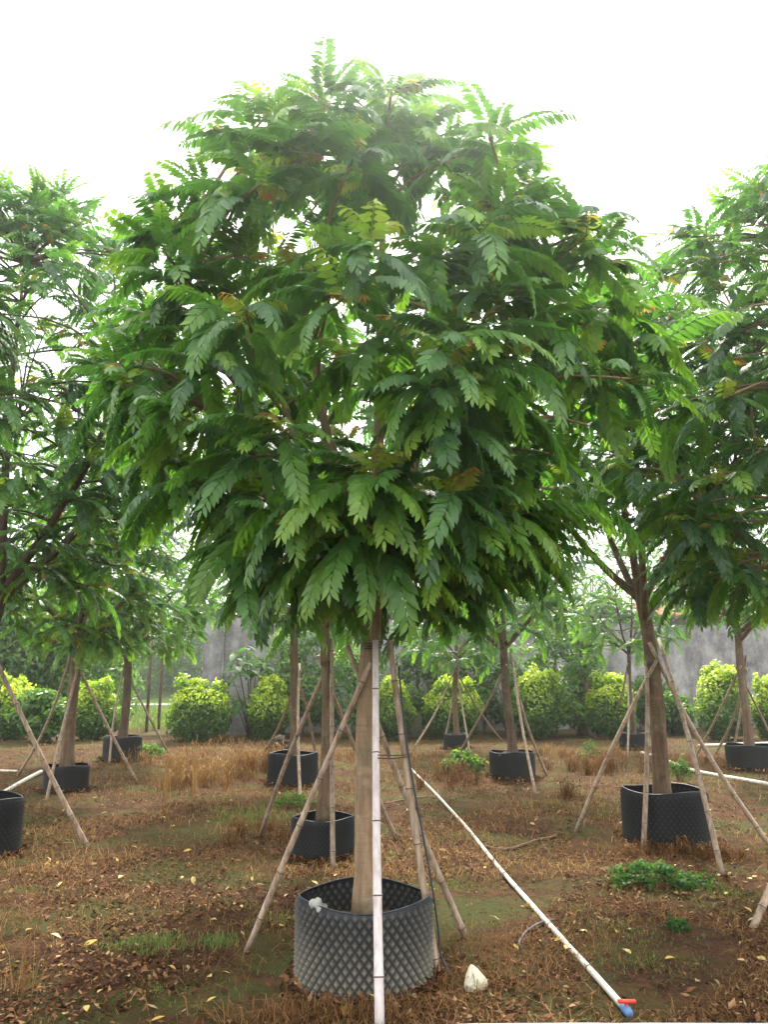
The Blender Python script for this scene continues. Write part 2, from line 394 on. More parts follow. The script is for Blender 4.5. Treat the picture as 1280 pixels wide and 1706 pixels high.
for lod in (2, 0):
    TEMPL[lod] = {
        'up':   [make_leaf(rgl, rgl.uniform(.40, .54), 12, R_(rgl.uniform(38, 58)), R_(rgl.uniform(45, 75)), .25, lod, a, a2) for a, a2 in ((.06, .2), (.15, .35), (.3, .5), (.1, .25), (.22, .62))],
        'mid':  [make_leaf(rgl, rgl.uniform(.50, .66), 14, R_(rgl.uniform(10, 28)), R_(rgl.uniform(55, 85)), .5, lod, a, a2) for a, a2 in ((.02, .16), (.08, .3), (.15, .38), (.04, .12), (.22, .5), (.1, .2))],
        'low':  [make_leaf(rgl, rgl.uniform(.54, .70), 15, R_(rgl.uniform(-22, 2)), R_(rgl.uniform(45, 70)), .35, lod, a, a2) for a, a2 in ((.0, .12), (.06, .25), (.12, .36), (.03, .1), (.16, .42), (.26, .46), (.32, .55))],
        'young': [make_leaf(rgl, rgl.uniform(.15, .24), 7, R_(rgl.uniform(45, 75)), R_(rgl.uniform(60, 110)), .7, lod, a, a2, .06) for a, a2 in ((.62, .8), (.7, 1.0), (.5, .7))],
    }
LEAF_ME = {}
def leaf_mesh(kind, i):
    if (kind, i) not in LEAF_ME:
        V, Fc, A = TEMPL[2][kind][i]; me = mesh_np("leaf", V, Fc, {"age": A}); me.materials.append(M['leaf']); LEAF_ME[(kind, i)] = me
    return LEAF_ME[(kind, i)]
def leaf_xf(p, az, tilt, roll, sc):
    return Matrix.Translation(Vector([float(c) for c in p])) @ Matrix.Rotation(az, 4, 'Z') @ Matrix.Rotation(-tilt, 4, 'Y') @ Matrix.Rotation(roll, 4, 'X') @ Matrix.Scale(sc, 4)

# ------------------------------------------------------------------ trees
POT_R, POT_H = .345, .46
def pot_mesh():
    n, rows = 46, 15; V = []; A = []; Fc = []
    pit = POT_H / rows
    def P(a, z, out): return ((POT_R + out) * math.cos(a), (POT_R + out) * math.sin(a), z)
    V = []; ids = {}
    for j in range(rows + 1):
        for i in range(n):
            a = (i + .5 * (j % 2)) * 2 * math.pi / n; ids[(i, j)] = len(V); V.append(P(a, j * pit, 0)); A.append(0)
    for j in range(rows):
        for i in range(n):
            # up-pointing and down-pointing triangles pair into lozenges round each lattice edge
            if j % 2 == 0: l, r, u, d = ids[(i, j)], ids[((i + 1) % n, j)], ids[(i, j + 1)], (ids[(i, j - 1)] if j else None)
            else: l, r, u, d = ids[(i, j)], ids[((i + 1) % n, j)], ids[((i + 1) % n, j + 1)], ids[((i + 1) % n, j - 1)]
            a = (i + .5 * (j % 2) + .5) * 2 * math.pi / n
            c = len(V); V.append(P(a, j * pit + (pit * .33 if d is None else 0), .028)); A.append(1)
            Fc += [(l, c, u), (c, r, u)]
            if d is not None: Fc += [(l, d, c), (d, r, c)]
            else: Fc += [(l, r, c)]
    for i in range(n):                                   # close the top row
        j = rows; l, r = ids[(i, j)], ids[((i + 1) % n, j)]
        d = ids[((i + (1 if j % 2 else 0)) % n, j - 1)]; Fc.append((l, d, r))
    V = np.array(V); ov = 1 + .018 * np.cos(2 * np.arctan2(V[:, 1], V[:, 0]) + .6); V[:, :2] *= ov[:, None]
    V[:, 2] += np.where(V[:, 2] > POT_H - 1e-3, .012 * np.sin(3 * np.arctan2(V[:, 1], V[:, 0])), 0)
    return mesh_np("pot_sheet", V, np.array(Fc), {"age": np.array(A, float)}, False)
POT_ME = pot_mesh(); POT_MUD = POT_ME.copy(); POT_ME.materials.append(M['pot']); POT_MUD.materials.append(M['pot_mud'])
_ang = np.linspace(0, 2 * math.pi, 41)
_rim = np.stack([POT_R * 1.004 * np.cos(_ang) * (1 + .018 * np.cos(2 * _ang + .6)), POT_R * 1.004 * np.sin(_ang) * (1 + .018 * np.cos(2 * _ang + .6)), POT_H + .012 * np.sin(3 * _ang)], -1)
RIM_ME = MB().add(*tube(_rim, .004, 5, False)).mesh("rim"); RIM_ME.materials.append(M['hose'])
def soil_mesh():
    rg = np.random.default_rng(8); V = [(0, 0, .35)]; Fc = []
    for j, r in enumerate((.08, .16, .24, .30, .343)):
        for i in range(24):
            a = i * math.pi / 12; V.append((r * math.cos(a), r * math.sin(a), .345 - .05 * (r / .34) ** 2 + rg.normal(0, .008)))
    for i in range(24):
        Fc.append((0, 1 + i, 1 + (i + 1) % 24))
        for j in range(4):
            a, b = 1 + j * 24 + i, 1 + j * 24 + (i + 1) % 24; Fc += [(a, a + 24, b + 24), (a, b + 24, b)]
    return mesh_np("soil", V, Fc)
SOIL_ME = soil_mesh(); SOIL_ME.materials.append(M['soil_pot'])
def make_pot(X, Y, r, label, h=1.0):
    s = r / POT_R; e = empty("tree_pot", (X, Y, float(gz(X, Y)) - .02), label, "pot", "black studded tree pots")
    e.scale = (s, s, s * h); e.rotation_euler.z = rnd.uniform(0, 6)
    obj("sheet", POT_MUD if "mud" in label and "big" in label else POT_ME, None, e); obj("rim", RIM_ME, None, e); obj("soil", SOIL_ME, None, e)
    return e

def make_tree(X, Y, label, zf=2.1, ztop=5.5, R=1.5, zbot=1.9, ntips=70, per=9, nobj=60, seed=1, trunk_r=.062, lean=(0, 0), nl=5,
              prof=None, extra=(), limb_el=52, leaf_s=.82, bark='bark', z0=.36, lod=0, limbs_px=None, bright=0.0):
    rg = np.random.default_rng(seed); z0 = z0 + float(gz(X, Y)) - .02
    e = empty("nursery_tree", (X, Y, z0), label, "tree", "potted nursery trees"); base = np.array([X, Y, z0])
    top = np.array([lean[0], lean[1], zf - z0])
    n = 22; t = np.linspace(0, 1, n)[:, None]
    pth = top * t + np.stack([.018 * np.sin(5 * t[:, 0] + seed), .018 * np.sin(4 * t[:, 0] + 2 * seed), 0 * t[:, 0]], -1)
    rad = trunk_r * (1 - .22 * t[:, 0]) * (1 + .35 * np.exp(-t[:, 0] * 14)) * (1 + rg.normal(0, .012, n)); rad[-1] *= .9
    pth[0] -= np.array([0, 0, .05])
    obj("trunk", MB().add(*tube(pth, rad, 14, True, .012, rg)).mesh("trunk"), M[bark], e)
    # limbs
    limbs = []; az0 = rg.uniform(0, 6.28)
    for k in range(nl):
        az = az0 + k * 2 * math.pi / nl + rg.normal(0, .2); el = R_(limb_el + rg.normal(0, 8)) if k else R_(84)
        ln = (ztop - zf) * (.72 if k else .86) * rg.uniform(.85, 1.08)
        hz = min(ln * math.cos(el), R * .72); p0 = pth[-1] - np.array([0, 0, rg.uniform(.02, .25)]); vz = ln * math.sin(el)
        lm = smoothpath([p0, p0 + np.array([hz * .5 * math.cos(az), hz * .5 * math.sin(az), vz * .33]),
                         p0 + np.array([hz * .85 * math.cos(az), hz * .85 * math.sin(az), vz * .68]),
                         p0 + np.array([hz * math.cos(az) + rg.normal(0, .1), hz * math.sin(az) + rg.normal(0, .1), vz])], 14)
        lm[1:] += np.cumsum(rg.normal(0, .008, (13, 3)), 0); limbs.append(lm)
    for lp in (limbs_px or []):
        limbs.append(smoothpath([np.asarray(q) - base for q in lp], 12))
    lr = [np.linspace(trunk_r * (.55 if i else .62), .010, len(l)) for i, l in enumerate(limbs)]
    # twig tips through the crown
    if prof is None: prof = [(zbot, .55), (zbot + .18 * (ztop - zbot), .85), (zbot + .42 * (ztop - zbot), 1.0), (zbot + .66 * (ztop - zbot), .84), (zbot + .86 * (ztop - zbot), .48), (ztop, .08)]
    pz, pr = np.array([a for a, _ in prof]), np.array([b for _, b in prof])
    tips = []
    zs = np.linspace(pz[0] + .15, pz[-1] - .25, 200); wts = np.interp(zs, pz, pr); cdf = np.cumsum(wts) / wts.sum()
    for k in range(ntips):
        z = np.interp((k + rg.uniform(0, 1)) / ntips, cdf, zs) ; a = k * 2.39996 * 1.0 + rg.normal(0, .25)
        r = R * np.interp(z, pz, pr); r = max(r - .26, .05) * (1 - .55 * rg.uniform(0, 1) ** 2.2)
        tips.append((np.array([r * math.cos(a) + lean[0], r * math.sin(a) + lean[1], z - z0]), None))
    for q in extra: tips.append((np.asarray(q[0], float) - base, q[1]))
    brs = [MB() for _ in limbs]
    for i, l in enumerate(limbs): brs[i].add(*tube(l, lr[i], 8, True, .015, rg))
    LP = np.concatenate([l[2:] for l in limbs]); LI = np.concatenate([[i] * (len(l) - 2) for i, l in enumerate(limbs)])
    leaves = []
    for tp, cnt in tips:
        dv = tp - LP; dist = np.linalg.norm(dv * np.array([1, 1, 1.0]), axis=1) + np.where(dv[:, 2] < -.1, .6, 0)
        j = int(np.argmin(dist)); q = LP[j]; md = (q + tp) / 2 + np.array([0, 0, .10 * np.linalg.norm(tp - q)]) + rg.normal(0, .02, 3)
        tw = smoothpath([q, md, tp], 6); brs[LI[j]].add(*tube(tw, np.linspace(.013 if cnt is None else .016, .006, 6), 5))
        out = tp - np.array([lean[0], lean[1], tp[2]]); oaz = math.atan2(out[1], out[0]); ro = np.linalg.norm(out[:2])
        hrel = (tp[2] + z0 - pz[0]) / (pz[-1] - pz[0])
        m = cnt or int(per * rg.uniform(.75, 1.25)); a0 = rg.uniform(0, 6.28)
        axisv = (tp - md) / (np.linalg.norm(tp - md) + 1e-6)
        for k in range(m):
            f = k / m; az = a0 + k * 2.39996 + rg.normal(0, .15)
            da = (az - oaz + math.pi) % (2 * math.pi) - math.pi
            if cnt is None and abs(da) > 2.1 and ro > .5 and rg.uniform() < .55: continue
            p = tp - axisv * (.20 * f)
            u = rg.uniform() + (.35 if hrel > .72 else -.1 if hrel < .35 else .1) - .45 * f - (.3 if cnt else 0) - (.15 if hrel < .5 else 0)
            kind = 'up' if u > .62 else 'mid' if u > .12 else 'low'
            ix = int(rg.integers(len(TEMPL[0][kind])))
            if (cnt and rg.uniform() < .85) or (bright and rg.uniform() < bright): ix = {'up': 4, 'mid': 4, 'low': int(rg.choice([4, 5, 6, 6]))}[kind]  # extra tips take brighter leaves: the lit front tuft put into leaf colour
            leaves.append((kind, ix, p, az, rg.normal(0, .13), rg.normal(0, .22), leaf_s * rg.uniform(.72, 1.12) * (1.28 if cnt else 1)))
        if rg.uniform() < .55 or cnt:
            for k in range(3): leaves.append(('young', int(rg.integers(3)), tp, rg.uniform(0, 6.28), rg.normal(0, .2), 0, rg.uniform(.7, 1.25)))
    for mb in brs: obj("branch", mb.mesh("branch"), M[bark], e)
    # the leaves that show largest are single parts, the rest is the crown
    sc = []
    for lf in leaves:
        w = lf[2] + base + np.array([math.cos(lf[3]), math.sin(lf[3]), -.2]) * .25
        x, y, dp = proj(w); inside = -40 < x < 1320 and -20 < y < 1720
        sc.append((0 if inside else 50) + float(np.linalg.norm(w - np.array([0, 0, CAM_H]))) - (.4 if lf[0] != 'young' else 0))
    order = np.argsort(sc); single = set(int(i) for i in order[:nobj] if sc[i] < 49)
    cm = MB(); bl = Vector([float(c) for c in base])
    crown = None; singles = []
    for i, (kind, ix, p, az, ti, ro, s) in enumerate(leaves):
        mtx = leaf_xf(p, az, ti, ro, s)
        if i in single: singles.append((kind, ix, mtx)); continue
        V, Fc, A = TEMPL[lod][kind][ix]; mm = np.array(mtx)
        cm.add(V @ mm[:3, :3].T + mm[:3, 3], Fc, A)
    crown = obj("crown", cm.mesh("crown", True, True), M['leaf'], e); crown["kind"] = "stuff"
    for kind, ix, mtx in singles:
        o = obj("leaf", leaf_mesh(kind, ix), None, crown); o.matrix_local = mtx
    return e

def bamboo(b, t, r0, r1, label, group, mat='bamboo', seed=0, over=.08, bend=.034):
    rg = np.random.default_rng(seed); b = np.array(b, float); t = np.array(t, float); d = t - b; L = np.linalg.norm(d); u = d / L
    b = b - u * .07; t = t + u * over; L = np.linalg.norm(t - b)
    side = np.cross(u, [0, 0, 1.0]); side /= np.linalg.norm(side) + 1e-9; up2 = np.cross(side, u)
    s0 = rg.uniform(.1, .3); ns = np.arange(s0, L, rg.uniform(.26, .36)); st = [0, L]
    for q in ns: st += [max(q - .012, .001), q, min(q + .012, L - .001)]
    st = np.unique(np.array(st + list(np.linspace(0, L, 9)))); bx, by = rg.normal(0, bend, 2)
    path = []; rad = []
    for q in st:
        f = q / L; k = math.sin(math.pi * f)
        path.append(b + u * q + side * bx * k * L * .6 + up2 * by * k * L * .6)
        rr = r0 + (r1 - r0) * f; rad.append(rr * (1.16 if any(abs(q - z) < 1e-6 for z in ns) else 1.0))
    o0 = Vector([float(c) for c in b]); pth = np.array(path)
    e = tag(obj("support_pole", MB().add(*tube(pth - b, rad, 9)).mesh("support_pole"), M[mat], None, o0), label, "pole", group)
    nm = MB()
    for q in ns[::1]:
        f = q / L; k = math.sin(math.pi * f); c = b + u * q + side * bx * k * L * .6 + up2 * by * k * L * .6 - b; rr = (r0 + (r1 - r0) * f) * 1.19
        nm.add(*tube([c - u * .003, c + u * .003], [rr, rr], 9, False))
        o = obj("joint", nm.mesh("joint"), M['node'], e); nm = MB()
    return e
def pole_px(tree, bpx, zt, label, group, r0=.02, r1=.014, mat='bamboo', seed=0, off=.0, over=.1, trunk_r=.055, pot_r=.33):
    X, Y = tree; bx, by = gp(*bpx); d = np.array([bx - X, by - Y]); b_ = np.linalg.norm(d); d /= b_
    need = (pot_r + .05) / (1 - .46 * pot_r / POT_R / zt)
    if b_ < need: bx, by = X + d[0] * need, Y + d[1] * need
    n = np.array([-d[1], d[0]])
    t = np.array([X, Y]) + n * (trunk_r + r1 * .6) * (1 if off >= 0 else -1) + d * .0
    return bamboo((bx, by, float(gz(bx, by))), (t[0], t[1], zt), r0, r1, label, group, mat, seed, over)

# position of every tree: pixel of its pot's front foot and the pot's radius
def pos(x, yf, wpx):
    X, Y = gp(x, yf); dp = proj((X, Y, .2))[2]; r = wpx / F_PX * dp / 2; r = r * (1 + r / dp)
    s = (Y + r) / Y; return X * s, Y + r, float(r)
T = {'main': pos(606, 1672, 214), 'forked': pos(1113, 1418, 130), 'behind': pos(538, 1431, 100), 'straw': pos(487, 1312, 80), 'mid': pos(855, 1303, 70),
     'far_mid': pos(761, 1251, 40), 'left': pos(108, 1322, 68), 'left_far': pos(202, 1270, 60), 'edge': pos(-50, 1442, 140), 'right_far': pos(1252, 1288, 70), 'right_back': pos(1058, 1250, 44)}
rx, ry = gp(1255, 1540); T['right_near'] = (rx + 1.0, ry + .45, .33)

X0, Y0, R0 = T['main']
MAINPROF = [(1.72, .34), (2.05, .70), (2.5, .92), (3.0, 1.06), (3.45, 1.06), (3.85, .95), (4.2, .84), (4.5, .70), (4.76, .50), (4.95, .26), (5.08, .06)]
extra = [(at(592, 800, Y0 - 1.0), 17), (at(680, 820, Y0 - .8), 9), (at(510, 835, Y0 - .8), 9), (at(615, 880, Y0 - .7), 9), (at(380, 820, Y0 - .2), 8),
         (at(790, 640, Y0 - 1.0), 8), (at(575, 590, Y0 - 1.0), 8), (at(840, 850, Y0 - .35), 9), (at(860, 590, Y0 - .9), 8), (at(500, 450, Y0 - .8), 8), (at(1050, 520, Y0 - .2), 9),
         (at(680, 560, Y0 - 1.0), 7), (at(740, 420, Y0 - .7), 8), (at(400, 560, Y0 - .6), 8), (at(640, 185, Y0), 8), (at(370, 240, Y0), 8), (at(590, 905, Y0 - .8), 9), (at(520, 930, Y0 - .5), 8), (at(720, 890, Y0 - .6), 9), (at(820, 880, Y0 - .5), 9), (at(890, 850, Y0), 8), (at(330, 800, Y0 + .1), 8), (at(1090, 590, Y0 + .1), 8), (at(1060, 640, Y0 + .2), 8), (at(960, 820, Y0 + .1), 8)]
limbs_px = [[at(596, 900, Y0), at(480, 812, Y0 - .12), at(400, 735, Y0 - .22), at(338, 678, Y0 - .3)], [at(600, 880, Y0), at(548, 735, Y0 - .15), at(528, 630, Y0 - .25), at(505, 540, Y0 - .4)]]
make_tree(X0, Y0, "big leafy tree with drooping pinnate leaves rising from the mud splashed pot", zf=2.2, ztop=5.2, R=1.66, ntips=200, per=10, nobj=300, seed=21, leaf_s=.78,
          trunk_r=.063, lean=(.05, .0), nl=5, prof=MAINPROF, extra=extra, lod=2, limbs_px=limbs_px)
TD = {  # label, kwargs
 'forked': ("tree with bare limbs forking low from a brown trunk behind the low green weed", dict(zf=2.3, ztop=5.7, R=1.7, zbot=3.0, ntips=131, nobj=120, seed=5, trunk_r=.078, lean=(-.06, 0), nl=6, limb_el=58, bark='bark_mid')),
 'behind': ("slim tree in the pot just behind the mud splashed pot", dict(zf=2.2, ztop=5.3, R=1.35, zbot=2.3, ntips=75, nobj=60, seed=6, trunk_r=.052, bark='bark_mid')),
 'straw': ("thin tree standing in the dry straw patch", dict(zf=2.5, ztop=5.4, R=1.5, zbot=2.1, ntips=75, nobj=40, seed=7, trunk_r=.07, bark='bark_mid')),
 'mid': ("tree with a dark forked trunk in the pot between two bright clipped shrubs", dict(bright=0.4, zf=2.1, ztop=5.0, R=1.6, zbot=2.05, ntips=75, nobj=60, seed=8, trunk_r=.07, lean=(-.08, 0), bark='bark_dark')),
 'far_mid': ("small tree in front of the clipped shrub beside the low stub wall", dict(bright=0.6, zf=2.0, ztop=4.6, R=1.6, zbot=1.6, ntips=70, nobj=40, seed=9, trunk_r=.06, bark='bark_mid')),
 'left': ("tree with a leaning pale prop standing before the dark green clipped shrub", dict(bright=0.2, zf=2.2, ztop=5.3, R=1.6, zbot=1.75, ntips=149, nobj=80, seed=10, trunk_r=.085, bark='bark_mid')),
 'left_far': ("dark stemmed tree in the pot beside the bright grass", dict(bright=0.7, zf=2.2, ztop=4.9, R=1.9, zbot=1.8, ntips=145, nobj=60, seed=12, trunk_r=.085, bark='bark_dark')),
 'edge': ("tall tree with dark leaning trunk before the short white pipe", dict(zf=2.3, ztop=6.6, R=1.9, zbot=2.2, ntips=226, nobj=200, seed=13, trunk_r=.085, lean=(.36, 0), bark='bark_dark')),
 'right_far': ("tree with pale fork of branches standing before the grey wall", dict(bright=0.3, zf=2.35, ztop=5.2, R=1.6, zbot=2.4, ntips=116, nobj=60, seed=14, trunk_r=.075, bark='bark_mid')),
 'right_back': ("slender tree behind the forked trunk with yellow green leaves", dict(bright=0.7, zf=2.2, ztop=4.8, R=1.6, zbot=1.95, ntips=62, nobj=40, seed=15, trunk_r=.05, bark='bark_dark')),
 'right_near': ("leafy tree whose crown meets the forked tree, propped by a lone pole", dict(zf=2.2, ztop=5.75, R=1.92, zbot=1.9, ntips=210, nobj=200, seed=16, trunk_r=.065)),
}
for k, (lab, kw) in TD.items(): make_tree(T[k][0] - (.30 if k == 'edge' else 0), T[k][1], lab, **kw)
PD = {'main': "big black studded pot splashed with pale mud holding the big leafy tree", 'forked': "black studded pot under the forked brown trunk behind the low weed",
      'behind': "dark pot just behind the mud splashed pot", 'straw': "dark pot half hidden by dry straw", 'mid': "black pot with pale scrap on its soil before bright clipped shrub",
      'far_mid': "small dark pot beside the green weed, before a clipped shrub", 'left': "dark pot at the foot of the leaning pale prop", 'left_far': "dark pot beside the bright grass",
      'edge': "dark pot of the tall leaning tree, before the short white pipe", 'right_far': "low black pot before the grey wall at the pipe end", 'right_back': "small grey pot behind the forked brown trunk",
      'right_near': "black pot of the tree whose prop foot shows alone"}
for k, lab in PD.items(): make_pot(T[k][0], T[k][1], T[k][2], lab, .92 if k == 'right_far' else 1.0)
bx_, by_, br_ = pos(463, 1262, 34)
make_pot(bx_, by_, br_, "small empty dark green pot beside the dry straw tree", 1.25)

# support poles: pixel of the foot, height of the tie
PO = {'main': [((412, 1583), 1.72, "brown jointed pole slanting across the mud splashed pot's trunk", 'bamboo', .019, .014, at(611, 1120, Y0 - .08)), ((776, 1562), 1.80, "brown pole slanting down beside the pale lump, crossing behind the trunk", 'bamboo', .021, .015, at(585, 1092, Y0 + .08)),
               ((731, 1628), 1.72, "pale pole with black hose along it, foot behind the mud splashed pot", 'bamboo', .020, .016, at(652, 1085, Y0 - .05)), ((633, 1716), 1.72, "thick whitish bleached pole standing upright before the mud splashed pot", 'bamboo_white', .023, .017, at(626, 1085, Y0 - .085))]}
GR = {'forked': [(962, 1385), (1082, 1417), (1203, 1450), (1288, 1412)], 'behind': [(555, 1445), (434, 1393), (662, 1395)], 'straw': [(501, 1332), (425, 1272), (530, 1288)],
      'mid': [(893, 1322), (913, 1292), (765, 1257)], 'far_mid': [(684, 1252), (738, 1246), (783, 1254), (838, 1236)], 'left': [(77, 1334), (231, 1306), (28, 1292)],
      'left_far': [(284, 1259), (186, 1271)], 'edge': [(146, 1413), (-60, 1500)], 'right_far': [(1154, 1272), (1218, 1277), (1300, 1262), (1192, 1256)], 'right_back': [(998, 1222), (1046, 1262)], 'right_near': [(1255, 1540)]}
PL = {'forked': "bamboo prop leaning on the forked brown trunk behind the low weed", 'behind': "bamboo prop of the slim tree just behind the mud splashed pot", 'straw': "bamboo prop of the tree in the dry straw",
      'mid': "bamboo prop of the dark forked tree between bright shrubs", 'far_mid': "thin prop of the small tree beside the low stub wall", 'left': "prop leaning on the tree before the dark green shrub",
      'left_far': "thin prop of the tree beside the bright grass", 'edge': "thin brown prop of the tall leaning tree", 'right_far': "pale prop of the tree before the grey wall",
      'right_back': "thin prop of the slender tree behind the forked trunk", 'right_near': "pale bamboo pole standing alone beyond the low weed, foot on bare soil"}
PN = {'forked': ["bamboo prop of the forked brown trunk slanting away over bare soil towards the white pipe", "upright bamboo prop standing close before the forked brown trunk's pot", "pale bamboo prop of the forked trunk with its foot beside the low weed",
                 "dark slanting prop of the forked brown trunk on the far side from the white pipe"],
      'behind': ["upright pale prop standing before the dark pot behind the mud splashed pot", "long brown prop slanting from the slim tree towards the dry straw", "thin dark prop foot between the big tree's trunk and the white pipe"],
      'straw': ["upright pale prop standing before the pot in the dry straw", "slanting prop of the dry straw tree beside the small empty pot", "pale prop of the dry straw tree on the slim tree's side"],
      'mid': ["pale prop crossing in front of the pot with pale scrap on its soil", "thin brown prop of the dark forked tree, foot behind its pale prop", "prop of the dark forked tree slanting to the green weed"],
      'far_mid': ["thin prop of the small tree slanting towards the stub wall", "upright thin prop beside the small dark pot, stub wall side", "whitish thin prop standing before the small dark pot", "brown prop of the small tree slanting behind the dark forked tree's pot"],
      'left': ["thick pale prop leaning up before the dark pot beside the short white pipe", "thin prop slanting from that dark shrub's tree towards the dry straw", "thin brown prop behind the short white pipe"],
      'left_far': ["thin prop slanting across the bright grass", "short pale prop standing before the dark pot beside the bright grass"],
      'edge': ["thin brown prop slanting over bare soil before the short white pipe", "prop of the tall leaning tree on its other side from the white pipe"],
      'right_far': ["pale prop of the wall side tree slanting towards the forked trunk", "pale upright prop touching the low black pot", "pale prop of the wall side tree on the yellow shrub's side", "thin prop behind the low black pot"],
      'right_back': ["thin pale prop slanting before the yellow green shrub behind the forked trunk", "short prop beside the small grey pot behind the forked trunk"]}
sd = 100
for bpx, zt, lab, mt, r0, r1, off in PO['main']:
    sd += 1; fx, fy = gp(*bpx); bamboo((fx, fy, float(gz(fx, fy))), off, r0, r1, lab, "poles propping the big tree", mt, sd, .06, .008)
for k, lst in GR.items():
    for i, bpx in enumerate(lst):
        sd += 1; big = k in ('right_near', 'forked', 'edge')
        pole_px(T[k][:2], bpx, rnd.uniform(1.55, 1.85) if k != 'forked' else rnd.uniform(1.5, 1.8), PN.get(k, [PL[k]] * 9)[i], "props of the " + k.replace('_', ' ') + " tree", .024 if big else .022, .018, 'bamboo', sd, (-1) ** i,
                trunk_r=TD[k][1]['trunk_r'] * .8, pot_r=T[k][2])

for k, z_, lab in (('main', 1.66, "dark wire wound round the big tree's trunk where its poles meet"), ('forked', 1.62, "dark wire wound round the forked brown trunk at its props"), ('behind', 1.62, "dark wire wound round the slim tree's trunk")):
    a_ = np.linspace(0, 6 * math.pi, 60); tr_ = (TD[k][1]['trunk_r'] if k != 'main' else .063); lx_ = {'main': .045, 'forked': -.045, 'behind': 0}[k] ; rr_ = tr_ * .92
    tag(obj("wire_tie", MB().add(*tube(np.stack([rr_ * np.cos(a_), rr_ * np.sin(a_), a_ * .0022 + .012 * np.sin(a_)], -1), .0035, 5)).mesh("wire_tie"), M['wire'], None, (T[k][0] + lx_ * .75, T[k][1], z_)), lab, "wire")
# ------------------------------------------------------------------ clipped shrubs and wild plants
def leaf_cloud(rg, n, cx, cy, cz, rx, ry, rz, size, shell=.45, age0=0, age1=1, flat=.25, bumps=.12, topage=True, lod=0, noise_age=.12, asp=.5):
    """n simple leaves through an uneven ellipsoid"""
    u = rg.normal(0, 1, (n, 3)); u /= np.linalg.norm(u, axis=1)[:, None]
    u[:, 2] = np.where(u[:, 2] < -.93, -u[:, 2], u[:, 2])
    ph = rg.uniform(0, 6.28, 6)
    lump = 1 + bumps * (np.sin(4 * u[:, 0] + ph[0]) + np.sin(5 * u[:, 1] + ph[1]) + np.sin(6 * u[:, 2] + ph[2]) + np.sin(11 * u[:, 0] - 9 * u[:, 2] + ph[3]) * .8) / 2
    r = (1 - shell * rg.uniform(0, 1, n) ** 1.6) * lump
    P = u * r[:, None] * np.array([rx, ry, rz]) + np.array([cx, cy, cz])
    out = u * np.array([1, 1, .7]) + rg.normal(0, .55, (n, 3)); out[:, 2] += flat
    out /= np.linalg.norm(out, axis=1)[:, None]
    d = np.cross(out, rg.normal(0, 1, (n, 3))); d[:, 2] -= .25; d /= np.linalg.norm(d, axis=1)[:, None]
    w = np.cross(d, out); w /= np.linalg.norm(w, axis=1)[:, None]; nn = np.cross(w, d)
    L = size * rg.uniform(.7, 1.25, n)[:, None]; W = L * asp
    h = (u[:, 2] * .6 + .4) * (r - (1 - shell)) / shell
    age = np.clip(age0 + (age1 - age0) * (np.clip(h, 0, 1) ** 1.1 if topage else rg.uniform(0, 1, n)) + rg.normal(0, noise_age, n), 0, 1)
    V = np.stack([P, P + d * L * .45 - w * W * .5 + nn * W * .12, P + d * L * .45, P + d * L * .45 + w * W * .5 + nn * W * .12, P + d * L - nn * L * .12], 1)
    Fb = np.array([(0, 1, 2), (0, 2, 3), (1, 4, 2), (2, 4, 3)])
    Fc = (Fb[None] + (np.arange(n) * 5)[:, None, None]).reshape(-1, 3)
    return V.reshape(-1, 3), Fc, np.repeat(age, 5)
SH = [(18, 1222, 82, 1118, .55), (157, 1228, 84, 1126, .40), (330, 1238, 110, 1124, .75), (446, 1214, 72, 1118, .85), (655, 1212, 66, 1120, .85), (755, 1218, 94, 1122, .95),
      (897, 1228, 98, 1108, 1.0), (1022, 1222, 86, 1116, .85), (1208, 1212, 92, 1094, 1.0), (1292, 1214, 70, 1120, .9)]
SL = ["dull green clipped shrub behind the thin crossing props", "dark green clipped shrub behind the leaning pale prop", "rounded green clipped shrub beside the bright grass and pale path",
      "yellow green clipped shrub behind the dry straw tree", "clipped shrub half hidden behind the big trunk", "clipped shrub behind the small tree beside the stub wall",
      "tall bright yellow topped shrub beside the dark forked tree", "yellow green clipped shrub behind the slender tree", "bright yellow shrub with peaked top before the grey wall", "yellow green shrub beside the peaked one at the wall"]
for i, ((x, yb, w, yt, ag), lab) in enumerate(zip(SH, SL)):
    X, Y = gp(x, yb); k_ = min(1, 20.3 / Y); X, Y = X * k_, Y * k_; dp = proj((X, Y, .5))[2]; rw = w / F_PX * dp / 2; Y += rw * .8; X *= (Y / (Y - rw * .8)); top = at(x, yt, Y)[2] * .86
    rg = np.random.default_rng(300 + i)
    e = empty("clipped_shrub", (X, Y, float(gz(X, Y))), lab, "shrub", "clipped shrubs in a row")
    mb = MB()
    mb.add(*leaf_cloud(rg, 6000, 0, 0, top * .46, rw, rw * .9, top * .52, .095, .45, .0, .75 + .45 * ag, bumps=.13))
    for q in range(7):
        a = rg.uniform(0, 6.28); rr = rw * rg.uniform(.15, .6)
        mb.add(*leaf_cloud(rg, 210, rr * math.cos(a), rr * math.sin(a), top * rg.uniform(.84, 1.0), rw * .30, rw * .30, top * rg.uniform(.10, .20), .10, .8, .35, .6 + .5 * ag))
    f = obj("crown", mb.mesh("shrub_crown", True, True), M['shrub'], e); f["kind"] = "stuff"
    sm = MB()
    for q in range(5):
        a = rg.uniform(0, 6.28); sm.add(*tube(smoothpath([(.05 * math.cos(a), .05 * math.sin(a), -.05), (.2 * math.cos(a), .2 * math.sin(a), top * .3), (rw * .5 * math.cos(a), rw * .5 * math.sin(a), top * .7)], 5), [.025, .022, .018, .014, .01], 5))
    obj("trunk", sm.mesh("shrub_stems"), M['bark_dark'], e)

